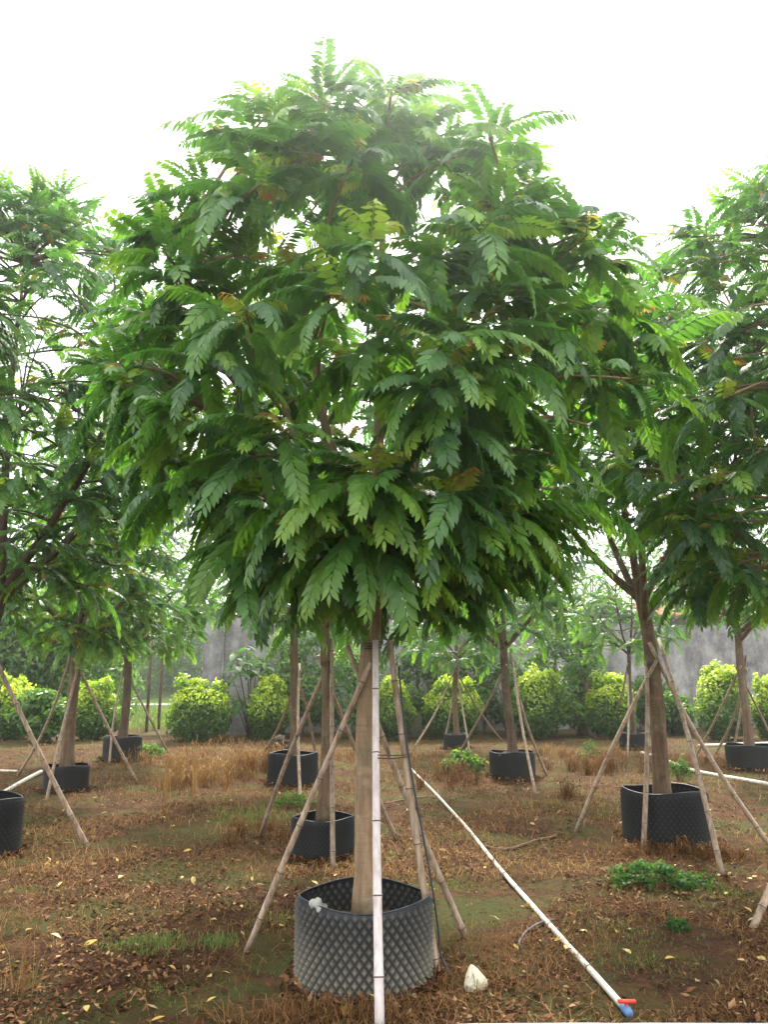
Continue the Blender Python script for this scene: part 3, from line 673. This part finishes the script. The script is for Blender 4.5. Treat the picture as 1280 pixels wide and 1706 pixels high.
def wild_tree(X, Y, h, r, zb, label, n, seed, size=.16, a0=0, a1=.9, cat="tree", name="background_tree", group=None, mat='wild', tr=.1, clumps=14):
    rg = np.random.default_rng(seed); g = float(gz(X, Y))
    e = empty(name, (X, Y, g), label, cat, group); mb = MB(); bm = MB()
    bm.add(*tube(smoothpath([(0, 0, -.1), (.05, .03, h * .3), (rg.normal(0, .1), 0, h * .75)], 8), np.linspace(tr, tr * .3, 8), 8))
    for c in range(clumps):
        a = c * 2.4 + rg.normal(0, .3); f = (c + .5) / clumps; z = zb + (h - zb) * (.1 + .8 * f)
        rr = r * math.sqrt(max(.05, 1 - (2 * f - .9) ** 2)) * rg.uniform(.35, .75); cx, cy = rr * math.cos(a), rr * math.sin(a); k = r * rg.uniform(.38, .6)
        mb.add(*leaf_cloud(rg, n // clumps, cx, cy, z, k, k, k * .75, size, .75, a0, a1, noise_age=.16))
        bm.add(*tube(smoothpath([(0, 0, max(z - k * 1.2, h * .15)), (cx * .5, cy * .5, z - k * .4), (cx, cy, z)], 5), np.linspace(tr * .4, .012, 5), 5))
    c = obj("crown", mb.mesh("wild_crown", True, True), M[mat], e); c["kind"] = "stuff"
    obj("trunk", bm.mesh("wild_trunk"), M['bark_dark'], e)
    return e
BG = [  # px x, Y, height, radius, crown base, leaves, label
 (-60, 30, 6.0, 3.0, .6, 5200, "dense dark green tree beyond the shrubs at the meadow's outer side"), (60, 34, 5.4, 2.6, .4, 4600, "bushy mid green tree behind the dull green clipped shrub"),
 (150, 40, 6.2, 3.2, .3, 5200, "broad pale green tree beyond the bright grass"), (215, 56, 6.0, 3.4, .2, 4200, "bushy tree on the bank behind the pale path"),
 (285, 62, 4.6, 3.6, .0, 4200, "low rounded thicket on the bank above the pale path"), (330, 58, 7.5, 3.4, 1.2, 4000, "tall tree on the bank behind the plank lean-to"),
 (470, 29, 5.0, 1.7, 2.6, 2600, "small tree over the grey wall behind the dry straw tree"), (590, 31, 5.6, 2.0, 2.4, 3000, "round tree over the wall behind the big trunk"),
 (770, 29, 4.6, 1.6, 2.6, 2400, "low tree over the wall behind the small propped tree"), (890, 30, 5.2, 1.5, 2.6, 2200, "leafy tree over the wall beside the vine covered stump"),
 (1010, 33, 5.0, 1.8, 2.0, 2400, "yellowish tree over the wall behind the forked trunk"), (1130, 36, 6.6, 2.2, 2.4, 2800, "tree rising behind the red tiled shed"), (1270, 30, 6.2, 2.2, 2.5, 3000, "dark tree over the wall at its outer end"),
 (20, 25, 4.2, 1.9, .2, 4200, "dark thicket between the tall tree's trunk and the dull clipped shrub"), (110, 27, 4.6, 2.0, .2, 4200, "dark leafy thicket behind the dark green clipped shrub"),
 (175, 30, 4.0, 1.5, .2, 3000, "green thicket beside the bright grass"), (250, 70, 9.0, 5.0, .4, 5000, "tall broad tree far behind the pale path"), (120, 66, 10.0, 5.0, .4, 5000, "tall far tree behind the broad pale green tree"),
 (640, 40, 6.4, 2.6, 2.4, 3000, "far tree over the wall behind the stub wall"), (-140, 24, 6.4, 2.6, 1.0, 4400, "dark tree standing beyond the tall leaning tree")]
for i, (x, Y, h, r, zb, n, lab) in enumerate(BG):
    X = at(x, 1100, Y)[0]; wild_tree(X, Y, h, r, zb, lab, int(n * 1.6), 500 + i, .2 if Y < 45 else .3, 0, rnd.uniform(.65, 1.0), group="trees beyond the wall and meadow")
vx, vy = at(972, 1130, 22.4)[:2]
wild_tree(vx, vy, 3.6, .75, .1, "dark upright stump smothered in green vines against the grey wall", 2800, 620, .13, 0, .7, "vine", "vine_covered_stump", None, 'wild', .28, 16)
for i, (x, Y, h, r, lab) in enumerate([(925, 21.8, 3.3, 1.15, "loose pale green shrub beside the vine covered stump"), (1085, 23.5, 1.5, .8, "dark low shrub at the foot of the grey wall behind the forked trunk"),
                                       (1120, 22.5, 1.1, .6, "small green bush at the wall foot beside the peaked yellow shrub"), (590, 21, 2.4, 1.1, "dark bush behind the slim tree's props"), (805, 22.6, 3.1, 1.0, "tall leafy bush against the wall between the two bright shrubs"), (70, 20, 1.2, .7, "low dark bush behind the leaning pale prop"),
                                       (695, 22.2, 3.0, .95, "leafy bush against the wall behind the big trunk"), (505, 21.8, 3.2, 1.2, "dark leafy bush behind the dry straw tree")]):
    X = at(x, 1150, Y)[0]; wild_tree(X, Y, h, r, .1, lab, 3000, 640 + i, .14, 0, .8, "shrub", "wild_shrub", "wild shrubs along the wall", 'wild', .035, 10)
# broad leaved shrub: whorls of long single leaves
def broadleaf(X, Y, h, r, label, seed):
    rg = np.random.default_rng(seed); e = empty("broadleaf_shrub", (X, Y, float(gz(X, Y))), label, "shrub", "broad leaved shrubs at the wall")
    tm = MB().add(*blade(np.zeros(3), np.array([1, 0, -.25]), np.array([0, 0, 1.0]), .42, .14, 2, .22), .45).mesh("leaf", True, True); tm.materials.append(M['weed'])
    st = MB(); cr = []
    for k in range(16):
        a = k * 2.4; rr = r * math.sqrt((k + .5) / 16); z = h * (.45 + .55 * (1 - (rr / r) ** 2)) * rg.uniform(.8, 1.05); p = (rr * math.cos(a), rr * math.sin(a), z)
        st.add(*tube(smoothpath([(0, 0, -.05), (p[0] * .4, p[1] * .4, z * .5), p], 6), np.linspace(.022, .008, 6), 5))
        for j in range(9): cr.append(leaf_xf(np.array(p) - np.array([0, 0, .04 * j]), j * 2.4 + rg.normal(0, .2), rg.normal(.25 - .05 * j, .2), rg.normal(0, .2), rg.uniform(.7, 1.2)))
    obj("trunk", st.mesh("stems"), M['bark_dark'], e)
    for m in cr: o = obj("leaf", tm, None, e); o.matrix_local = m
for x, Y, h, r, lab, s in [(418, 21.2, 2.55, .85, "broad leaved shrub against the wall end beside the rounded shrub", 3), (845, 21.8, 2.5, .7, "broad leaved shrub behind the dark forked tree", 4)]:
    broadleaf(at(x, 1150, Y)[0], Y, h, r, lab, s)

# ------------------------------------------------------------------ pipes and small things on the soil
def ground_tube(name, px, r, mat, label, cat, group=None, n=40, lift=0.0, sides=9, wob=0.0):
    P = []
    for x, y in px: X, Y = gp(x, y); P.append((X, Y, 0))
    P = smoothpath(P, n); rg = np.random.default_rng(len(px) * 7 + n)
    P[:, :2] += rg.normal(0, wob, (n, 2)); zz = gz(P[:, 0], P[:, 1]); kk = np.ones(9) / 9; P[:, 2] = np.convolve(np.pad(zz, 4, 'edge'), kk, 'valid') + r * .9 + lift
    o0 = P[n // 2].copy(); return tag(obj(name, MB().add(*tube(P - o0, r, sides)).mesh(name), M[mat], None, o0), label, cat, group), P
pipe, PP = ground_tube("water_pipe", [(680, 1278), (727, 1325), (788, 1396), (845, 1463), (937, 1578), (1042, 1692)], .0165, 'pvc', "long bent white pipe lying across the soil to the red valve", "pipe", n=60)
for k in (9, 17, 24, 31, 38, 45, 52):
    c = PP[k] - np.array(pipe.location); d = PP[k + 1] - PP[k]; d /= np.linalg.norm(d)
    obj("joint", MB().add(*tube([c - d * .006, c + d * .006], .0178, 9)).mesh("pipe_joint"), M['node'], pipe)
ve = PP[-1]; dv = PP[-1] - PP[-4]; dv /= np.linalg.norm(dv)
va = empty("pipe_valve", (ve[0], ve[1], 0), "red handled valve with blue fitting at the white pipe's end", "valve")
zc = ve[2]; d3 = np.array([dv[0], dv[1], 0])
obj("body", MB().add(*tube([np.array([0, 0, zc]) - d3 * .02, np.array([0, 0, zc]), d3 * .035 + np.array([0, 0, zc]), d3 * .06 + np.array([0, 0, zc])], [.018, .021, .021, .018], 10)).mesh("valve_body"), M['blue'], va)
obj("stem", MB().add(*tube([d3 * .02 + np.array([0, 0, zc]), d3 * .02 + np.array([0, 0, zc + .036])], .008, 8)).mesh("valve_stem"), M['red'], va)
hv, hf = box(-.035, .045, -.011, .011, zc + .030, zc + .041); hv += d3 * .02
obj("handle", MB().add(hv, hf).mesh("valve_handle", False), M['red'], va)
X1, Y1 = gp(700, 1716); X2, Y2 = gp(1330, 1708)
ground_tube("water_pipe", [(760, 1728), (1000, 1722), (1064, 1718), (1330, 1720)], .02, 'pipe_blue', "pale blue main pipe running past the red valve", "pipe", n=20)
ground_tube("water_pipe", [(1070, 1259), (1110, 1270), (1170, 1290), (1300, 1316)], .03, 'pvc', "white pipe running from the forked trunk to the low black pot", "pipe", n=24)
ground_tube("water_pipe", [(1165, 1244), (1215, 1242), (1310, 1240)], .03, 'pvc', "thin pale pipe lying beyond the low black pot", "pipe", n=16)
ground_tube("water_pipe", [(-40, 1348), (10, 1321), (68, 1287)], .03, 'pvc', "short white pipe lying beside the leaning pale prop", "pipe", n=16)
ground_tube("water_pipe", [(-40, 1287), (28, 1287)], .02, 'pvc', "thin white pipe end lying behind the short white pipe", "pipe", n=8)
ground_tube("hose", [(866, 1592), (868, 1578), (882, 1560), (905, 1548), (925, 1545)], .007, 'hose_blue', "curved grey blue hose looping out from under the white pipe", "hose", n=24, lift=.01)
ground_tube("fallen_branch", [(810, 1413), (845, 1417), (880, 1408), (925, 1396)], .012, 'twig', "dry fallen branch lying beside the white pipe", "branch", n=20, wob=.008)
ground_tube("fallen_branch", [(640, 1340), (690, 1332), (735, 1328)], .011, 'twig', "thin dry stick lying at the upper bend of the white pipe", "branch", n=16, wob=.006)
# black hose down the pale pole, wire tie, white strip
bx, by = gp(731, 1628); tp3 = at(652, 1085, Y0 - .05); b3 = np.array([bx, by, 0.0])
hp = [b3 + (tp3 - b3) * f + np.array([.024 + .012 * math.sin(7 * f), -.012, 0]) for f in np.linspace(.0, .95, 16)]; hp[0] += np.array([.05, -.05, .0])
tag(obj("hose", MB().add(*tube(smoothpath(hp, 40), .0055, 7)).mesh("hose"), M['hose']), "thin black hose running down the pale pole behind the mud splashed pot", "hose")
wq = at(690, 1261, b3[1] + (Y0 - b3[1]) * .68)
tag(obj("wire_tie", MB().add(*tube([at(630, 1263, Y0 - .35), at(655, 1264, Y0 - .1), at(686, 1260, Y0 - .2)], .003, 5)).add(*tube([at(630, 1258, Y0 - .35), at(658, 1259, Y0 - .1), at(686, 1257, Y0 - .2)], .003, 5)).mesh("wire_tie"), M['wire']),
    "thin dark wire tied between the whitish and the pale pole", "wire")
# white lump on the soil
lx, ly = gp(793, 1650)
rg = np.random.default_rng(12); V = []; Fc = []; NS = 25
for j, (r, z) in enumerate([(.030, -.03), (.050, 0), (.056, .02), (.052, .045), (.040, .07), (.024, .095), (.010, .112), (.001, .118)]):
    for i in range(NS):
        a = 2 * math.pi * i / NS; k = 1 + .13 * math.cos(3 * a + .6 + j * .12) + .06 * math.cos(7 * a) + rg.normal(0, .02)
        if abs(a - 4.45) < .16 and j > 2: k *= .55
        V.append((r * k * math.cos(a) + .012 * (j / 7) ** 2 * -1, r * .85 * k * math.sin(a), z))
for j in range(7):
    for i in range(NS): a, b = j * NS + i, j * NS + (i + 1) % NS; Fc += [(a, b, b + NS), (a, b + NS, a + NS)]
o = tag(obj("pale_lump", mesh_np("pale_lump", V, Fc), M['stone'], None, (lx, ly, float(gz(lx, ly)))), "pale peaked chalky lump lying among the dead leaves", "stone"); o.rotation_euler = (.12, -.1, 0)
def scrap(loc, w, h, label, seed, rx=0.0, rz=0.0):
    rg = np.random.default_rng(seed); n = 7; V = []; Fc = []
    for sd_ in (0, 1):
        rg2 = np.random.default_rng(seed)
        for j in range(n):
            for i in range(n):
                e_ = 1 + rg2.normal(0, .05); V.append(((i / (n - 1) - .5) * w * e_, rg2.normal(0, w * .07) + .06 * w * math.sin(4 * i / n + j) + (.006 if sd_ else 0), (j / (n - 1) - .2) * h * (1 - .35 * abs(i / (n - 1) - .45)) * e_))
    for j in range(n - 1):
        for i in range(n - 1):
            a = j * n + i; Fc += [(a, a + 1, a + n + 1), (a, a + n + 1, a + n)]; b = a + n * n; Fc += [(b, b + n + 1, b + 1), (b, b + n, b + n + 1)]
    o = tag(obj("plastic_scrap", mesh_np("plastic_scrap", V, Fc, None, False), M['bag'], None, loc), label, "plastic scrap"); o.rotation_euler = (rx, 0, rz); return o
bgx, bgy = X0 - .20, Y0 - .17
scrap((bgx - .01, bgy - .06, .36), .10, .11, "crumpled pale plastic scrap stuck inside the mud splashed pot", 6, .5, -.5)
mx_, my_, mr_ = T['mid']; scrap((mx_ - .16, my_ - .12, .36), .2, .16, "pale scrap lying on the soil of the black pot before bright shrub", 7, 1.2, .3)
fx_, fy_, fr_ = T['forked']; scrap((fx_ + .17, fy_ - .05, .36), .24, .16, "pale crumpled scrap on the soil under the forked brown trunk", 8, 1.2, -.3)
scrap((bx_ + .02, by_ - .05, .34), .2, .16, "white scrap on top of the small empty dark green pot", 9, 1.1, .2)

# ------------------------------------------------------------------ litter, straw, grass, weeds
def scatter_view(rg, n, y0, y1, spread=1.0):
    u = rg.uniform(0, 1, n); Y = y0 * (y1 / y0) ** u; half = Y * .53 * spread + .3; X = rg.uniform(-1, 1, n) * half
    return X, Y
rg = np.random.default_rng(77)
TREES = np.array([(v[0], v[1], v[2]) for v in T.values()])
def clear(X, Y, pad=.0):
    d = np.hypot(X[:, None] - TREES[None, :, 0], Y[:, None] - TREES[None, :, 1]) - TREES[None, :, 2] - pad
    return d.min(1) > 0
def flat_leaves(rg, X, Y, size, lift, age, asp=.45, tilt=.35):
    n = len(X); a = rg.uniform(0, 6.28, n); L = (size * rg.uniform(.6, 1.4, n))[:, None]
    d = np.stack([np.cos(a), np.sin(a), rg.normal(0, tilt, n)], -1); d /= np.linalg.norm(d, axis=1)[:, None]
    nrm = np.stack([rg.normal(0, tilt, n), rg.normal(0, tilt, n), np.ones(n)], -1); w = np.cross(d, nrm); w /= np.linalg.norm(w, axis=1)[:, None]; nn = np.cross(w, d)
    P = np.stack([X, Y, gz(X, Y) + lift * rg.uniform(.2, 1, n)], -1); W = L * asp * rg.uniform(.5, 1.2, n)[:, None]; c = L * rg.normal(.0, .22, n)[:, None]
    V = np.stack([P - d * L * .5 + nn * c, P - w * W * .5 + nn * W * .2, P, P + w * W * .5 + nn * W * .2, P + d * L * .5 + nn * c * .7], 1)
    Fb = np.array([(0, 1, 2), (0, 2, 3), (1, 4, 2), (2, 4, 3)])
    return V.reshape(-1, 3), (Fb[None] + (np.arange(n) * 5)[:, None, None]).reshape(-1, 3), np.repeat(age, 5)
def blades(rg, X, Y, h, w, lean, age, z=None):
    n = len(X); a = rg.uniform(0, 6.28, n); H = h * rg.uniform(.5, 1.3, n); ln = lean * rg.uniform(.2, 1.2, n) * H; z0 = gz(X, Y) - .01 if z is None else z
    P = np.stack([X, Y, z0], -1); d = np.stack([np.cos(a), np.sin(a), 0 * a], -1); s = np.stack([-np.sin(a), np.cos(a), 0 * a], -1); W = (w * rg.uniform(.7, 1.4, n))[:, None]
    Mi = P + d * (ln * .35)[:, None] + np.array([0, 0, 1]) * (H * .6)[:, None]; Tp = P + d * ln[:, None] + np.array([0, 0, 1]) * (H * np.clip(1.1 - lean * .35, .3, 1))[:, None]
    V = np.stack([P - s * W * .5, P + s * W * .5, Mi - s * W * .4, Mi + s * W * .4, Tp], 1)
    Fb = np.array([(0, 1, 3), (0, 3, 2), (2, 3, 4)])
    return V.reshape(-1, 3), (Fb[None] + (np.arange(n) * 5)[:, None, None]).reshape(-1, 3), np.repeat(age, 5)
def stuff(name, arrs, mat, label, cat):
    mb = MB()
    for a in arrs: mb.add(*a)
    o = tag(obj(name, mb.mesh(name, True, True), M[mat]), label, cat); o["kind"] = "stuff"; return o
def patch(X, Y, s, k, th):
    v = np.sin(X * s + k) * np.sin(Y * s * .9 + 2 * k) + .6 * np.sin(X * s * 2.3 - Y * s * 1.7 + k) ; return v > th
X, Y = scatter_view(rg, 80000, 2.6, 18); dr = np.sin(X * 2.1 + 1.3 * np.sin(Y * 1.3)) * np.sin(Y * 1.9 + 1.1 * np.sin(X * 1.7)) + .5 * np.sin(5.3 * X + 3.1 * Y); ok = clear(X, Y, .0) & ~(patch(X, Y, 1.3, .7, .35) & (rg.uniform(0, 1, len(X)) < .9)) & (dr + rg.normal(0, .45, len(X)) > -.45); X, Y = X[ok], Y[ok]
lit = flat_leaves(rg, X, Y, .034 * np.where(rg.uniform(0, 1, len(X)) < .12, 1.7, 1.0), .02, np.clip(rg.beta(.9, 1.5, len(X)), 0, 1))
ext = []
for (tx, ty, tr_) in TREES:
    n_ = 420; a_ = rg.uniform(0, 6.28, n_); q_ = tr_ + np.abs(rg.normal(0, .055, n_)) + .012; ext.append(flat_leaves(rg, tx + q_ * np.cos(a_), ty + q_ * np.sin(a_), .05, .05, rg.beta(.9, 1.5, n_), tilt=.7))
stuff("leaf_litter", [lit] + ext, 'litter', "brown dead leaf litter covering the soil between the pots", "leaf litter")
X, Y = scatter_view(rg, 70000, 2.6, 16); ok = clear(X, Y, .0) & ~(patch(X, Y, 1.3, .7, .45)) & (np.sin(X * 1.6 + 2 * np.sin(Y)) * np.sin(1.4 * Y + 1.5 * np.sin(X * 1.2)) + rg.normal(0, .35, len(X)) > -.15); X, Y = X[ok], Y[ok]
st1 = blades(rg, X, Y, .07, .0028, 2.6, rg.beta(1.5, 2, len(X)))
X, Y = scatter_view(rg, 42000, 6.5, 21, 1.1); v_ = np.sin(X * 1.7 + 1) * np.sin(Y * 1.1) + .5 * np.sin(3.1 * X - 2.3 * Y); ok = clear(X, Y, .02) & (v_ + rg.normal(0, .4, len(X)) > -.1); X, Y = X[ok], Y[ok]
arr = [st1, blades(rg, X, Y, .10, .006, 1.6, rg.beta(2, 1.6, len(X)))]
def px_patch(rg, px, n, sx, sy):
    out = []
    X, Y = gp(*px); return X + rg.normal(0, sx, n), Y + rg.normal(0, sy, n)
for px, n, sx, sy, h, w, ln, a0, a1 in [((345, 1300), 900, .5, .8, .25, .006, .9, .25, .9),
        ((930, 1262), 1300, 1.2, 1.0, .25, .008, .7, .4, .9), ((560, 1262), 1200, 1.0, .8, .25, .008, .7, .4, .9), ((700, 1268), 1800, .9, .8, .2, .008, .7, .4, .9),
        ((1150, 1270), 900, 1.0, .8, .25, .008, .7, .3, .7), ((1120, 1425), 500, .45, .2, .12, .004, 1.0, .1, .6), ((560, 1690), 500, .3, .05, .12, .004, 1.2, .2, .7), ((860, 1590), 900, .35, .25, .09, .003, 1.8, .15, .6), ((380, 1440), 900, .5, .4, .08, .004, 1.6, .2, .7),
        ((765, 1640), 260, .22, .10, .13, .0035, 1.2, .2, .7), ((30, 1650), 60, .05, .05, .22, .005, .3, .4, .9), ((402, 1640), 9, .05, .06, .20, .005, .25, .4, .9), ((480, 1395), 300, .2, .2, .2, .004, .6, .1, .5)]:
    X, Y = px_patch(rg, px, n, sx, sy); ok = clear(X, Y, .01); X, Y = X[ok], Y[ok]
    cl = .5 + .5 * np.sin(X * 5.1 + Y * 2.3) * np.sin(Y * 3.7 - X * 1.9 + 1) + rg.normal(0, .22, len(X)); cl = np.clip(cl, .08, 1.15)
    if h > .15: kp = rg.uniform(0, 1, len(X)) < .25 + .75 * cl; X, Y, cl = X[kp], Y[kp], cl[kp]
    arr.append(blades(rg, X, Y, h * (.3 + .75 * cl) if h > .15 else h, w * (.7 if h > .15 else 1), ln * 1.5, np.clip(a0 + (a1 - a0) * rg.beta(1.2, 1.6, len(X)) - .1 * (1 - cl), 0, 1)))
def clumps(px, nc, sx, sy, h, a0, a1, nb=46):
    X, Y = px_patch(rg, px, nc, sx, sy)
    for x, y in zip(X, Y):
        n = int(nb * rg.uniform(.4, 1.5)); hh = h * rg.uniform(.45, 1.15); a = rg.uniform(0, 6.28, n); r = np.abs(rg.normal(0, .06, n)); aa = rg.uniform(a0, a1)
        V, Fc, A = blades(rg, x + r * np.cos(a), y + r * np.sin(a), hh, .0055, rg.uniform(.5, 1.3), np.clip(rg.normal(aa, .16, n), 0, 1)); arr.append((V, Fc, A))
        m = n // 2; t_ = rg.uniform(.45, 1.0, m); ll = rg.normal(0, hh * .28, (m, 2))      # dead seed heads and side twigs
        arr.append(blades(rg, x + ll[:, 0], y + ll[:, 1], hh * .22, .012, 1.6, np.clip(rg.normal(aa + .1, .15, m), 0, 1), float(gz(x, y)) + hh * t_ * .85))
for a in (((345, 1302), 34, .45, .8, .52, .35, .85), ((425, 1285), 16, .3, .5, .46, .3, .8), ((300, 1272), 12, .4, .4, .36, .4, .8), ((735, 1305), 12, .3, .35, .34, .0, .3), ((1015, 1285), 22, .5, .45, .38, .0, .4), ((960, 1262), 14, .8, .7, .24, .3, .8), ((1150, 1275), 10, .8, .6, .24, .1, .6), ((560, 1268), 12, .8, .6, .3, .3, .8),
          ((395, 1385), 6, .25, .2, .16, .1, .5), ((1120, 1428), 9, .35, .1, .14, .1, .5), ((935, 1330), 3, .1, .1, .3, .0, .2)): clumps(*a)
stuff("dry_grass", arr, 'straw', "dry tan straw and dead grass standing and lying on the soil", "dry grass")
arr = []
X, Y = scatter_view(rg, 16000, 2.7, 16); ok = clear(X, Y, .02) & patch(X, Y, 1.3, .7, .45); X, Y = X[ok], Y[ok]
arr.append(blades(rg, X, Y, .03, .004, 1.0, rg.uniform(0, .7, len(X))))
for px, n, sx, sy, h in [((245, 1572), 900, .14, .10, .05), ((365, 1570), 300, .05, .06, .06), ((1000, 1560), 600, .25, .15, .04), ((1190, 1480), 500, .15, .12, .05), ((470, 1540), 350, .12, .1, .05), ((270, 1650), 150, .1, .05, .03), ((1060, 1610), 500, .2, .1, .03),
                         ((420, 1360), 500, .3, .3, .10), ((760, 1475), 350, .2, .15, .04), ((900, 1340), 400, .3, .3, .06), ((1215, 1300), 400, .5, .4, .08)]:
    X, Y = px_patch(rg, px, n, sx, sy); ok = clear(X, Y, .01); X, Y = X[ok], Y[ok]; arr.append(blades(rg, X, Y, h, .004, .7, rg.uniform(.1, 1, len(X))))
X = rg.uniform(-22, -4.5, 9000); Y = 24 + 20 * rg.uniform(0, 1, 9000); arr.append(blades(rg, X, Y, .28, .03, .6, rg.uniform(.3, 1, 9000)))
stuff("green_grass", arr, 'grass', "short green grass tufts on the soil and meadow", "grass")
# leafy weeds
def weed(px, r, h, n, label, seed, size=.05, a0=0.0, a1=.6):
    X, Y = gp(*px); rg = np.random.default_rng(seed); e = empty("low_weed", (X, Y, float(gz(X, Y))), label, "weed", "green weeds on the soil"); mb = MB(); sm = MB()
    for k in range(14):
        a = k * 2.4; rr = r * math.sqrt((k + .3) / 14); z = h * rg.uniform(.35, .9) * (1.1 - .6 * rr / r); cx, cy = rr * math.cos(a), rr * .7 * math.sin(a)
        mb.add(*leaf_cloud(rg, n // 14, cx, cy, z, r * .3, r * .3, h * .28, size, .9, a0, a1, .8)); sm.add(*tube([(cx * .3, cy * .3, -.02), (cx * .7, cy * .7, z * .6), (cx, cy, z)], .004, 4))
    f = obj("foliage", mb.mesh("weed_foliage", True, True), M['weed'], e); f["kind"] = "stuff"; obj("stem", sm.mesh("weed_stems"), M['twig'], e)
weed((1095, 1476), .34, .16, 1000, "low spreading dark green weed before the forked tree's pot", 1, .045, 0, .5)
weed((770, 1292), .32, .42, 700, "upright bright green weed beside the small propped tree", 2, .08, .4, 1)
weed((1135, 1300), .14, .40, 260, "small green weed behind the forked brown trunk", 3, .06, .2, .8)
weed((985, 1272), .25, .40, 300, "thin green weed among dead stalks behind the lone leaning prop", 4, .06, .1, .7)
weed((1128, 1555), .07, .07, 70, "tiny blue green seedling on the mossy soil", 5, .05, 0, .3)
weed((240, 1262), .35, .25, 500, "green weed at the foot of the rounded clipped shrub", 6, .08, .4, 1)
weed((490, 1345), .25, .22, 300, "pale weed behind the mud splashed pot's brown pole", 7, .05, .4, 1)
# single yellow leaves lying about
FL = []
for v in range(5):
    V, Fc = blade(np.zeros(3), np.array([1.0, 0, .05]), np.array([0, .1 * (v - 2), 1.0]), .10, .042, 2, [.1, -.2, .25, -.1, .3][v], [.3, .5, .2, .6, .4][v])
    me = mesh_np("fallen_leaf", V - V.mean(0), Fc, {"age": np.full(len(V), [.5, .2, .8, .6, 1.0][v])}); me.materials.append(M['fallen']); FL.append(me)
X, Y = scatter_view(rg, 700, 2.9, 12); ok = clear(X, Y, .06) & (np.sin(X * 2.6 + 1.1 * Y) * np.sin(1.7 * Y - X) + rg.normal(0, .4, 700) > .25); X, Y = list(X[ok][:240]), list(Y[ok][:240])
for px in [(92, 1565), (200, 1472), (322, 1470), (80, 1440), (310, 1425), (1250, 1535), (1118, 1605), (1045, 1595), (575, 1690), (150, 1575)]:
    a, b = gp(*px); X.insert(0, a); Y.insert(0, b)
for i, (x, y) in enumerate(zip(X, Y)):
    o = obj("fallen_leaf", FL[i % 5]); tag(o, "small yellow fallen leaf lying on the brown soil", "leaf", "yellow fallen leaves")
    o.location = (x, y, float(gz(x, y)) + .022); o.rotation_euler = (rnd.gauss(0, .25), rnd.gauss(0, .25), rnd.uniform(0, 6.28)); s = rnd.uniform(.32, .75) if i > 9 else .85; o.scale = (s, s, s)

# ------------------------------------------------------------------ thin volume added to imitate lens glare over the upper crown
hv_, hf_ = box(-340, 340, -110, 430, -1.2, 14)
glare_haze = obj("glare_haze", MB().add(hv_, hf_).mesh("glare_haze", False)); glare_haze["kind"] = "stuff"
tag(glare_haze, "thin haze added for lens glare against the white sky", "glare_haze")
hm = bpy.data.materials.new("glare_veil"); hm.use_nodes = True; hm.node_tree.nodes.clear()
ho = hm.node_tree.nodes.new("ShaderNodeOutputMaterial"); hvv = hm.node_tree.nodes.new("ShaderNodeVolumePrincipled")
hvv.inputs["Color"].default_value = (.96, .98, 1, 1); hvv.inputs["Density"].default_value = .0023; hvv.inputs["Anisotropy"].default_value = .83
hm.node_tree.links.new(hvv.outputs[0], ho.inputs["Volume"]); glare_haze.data.materials.append(hm)
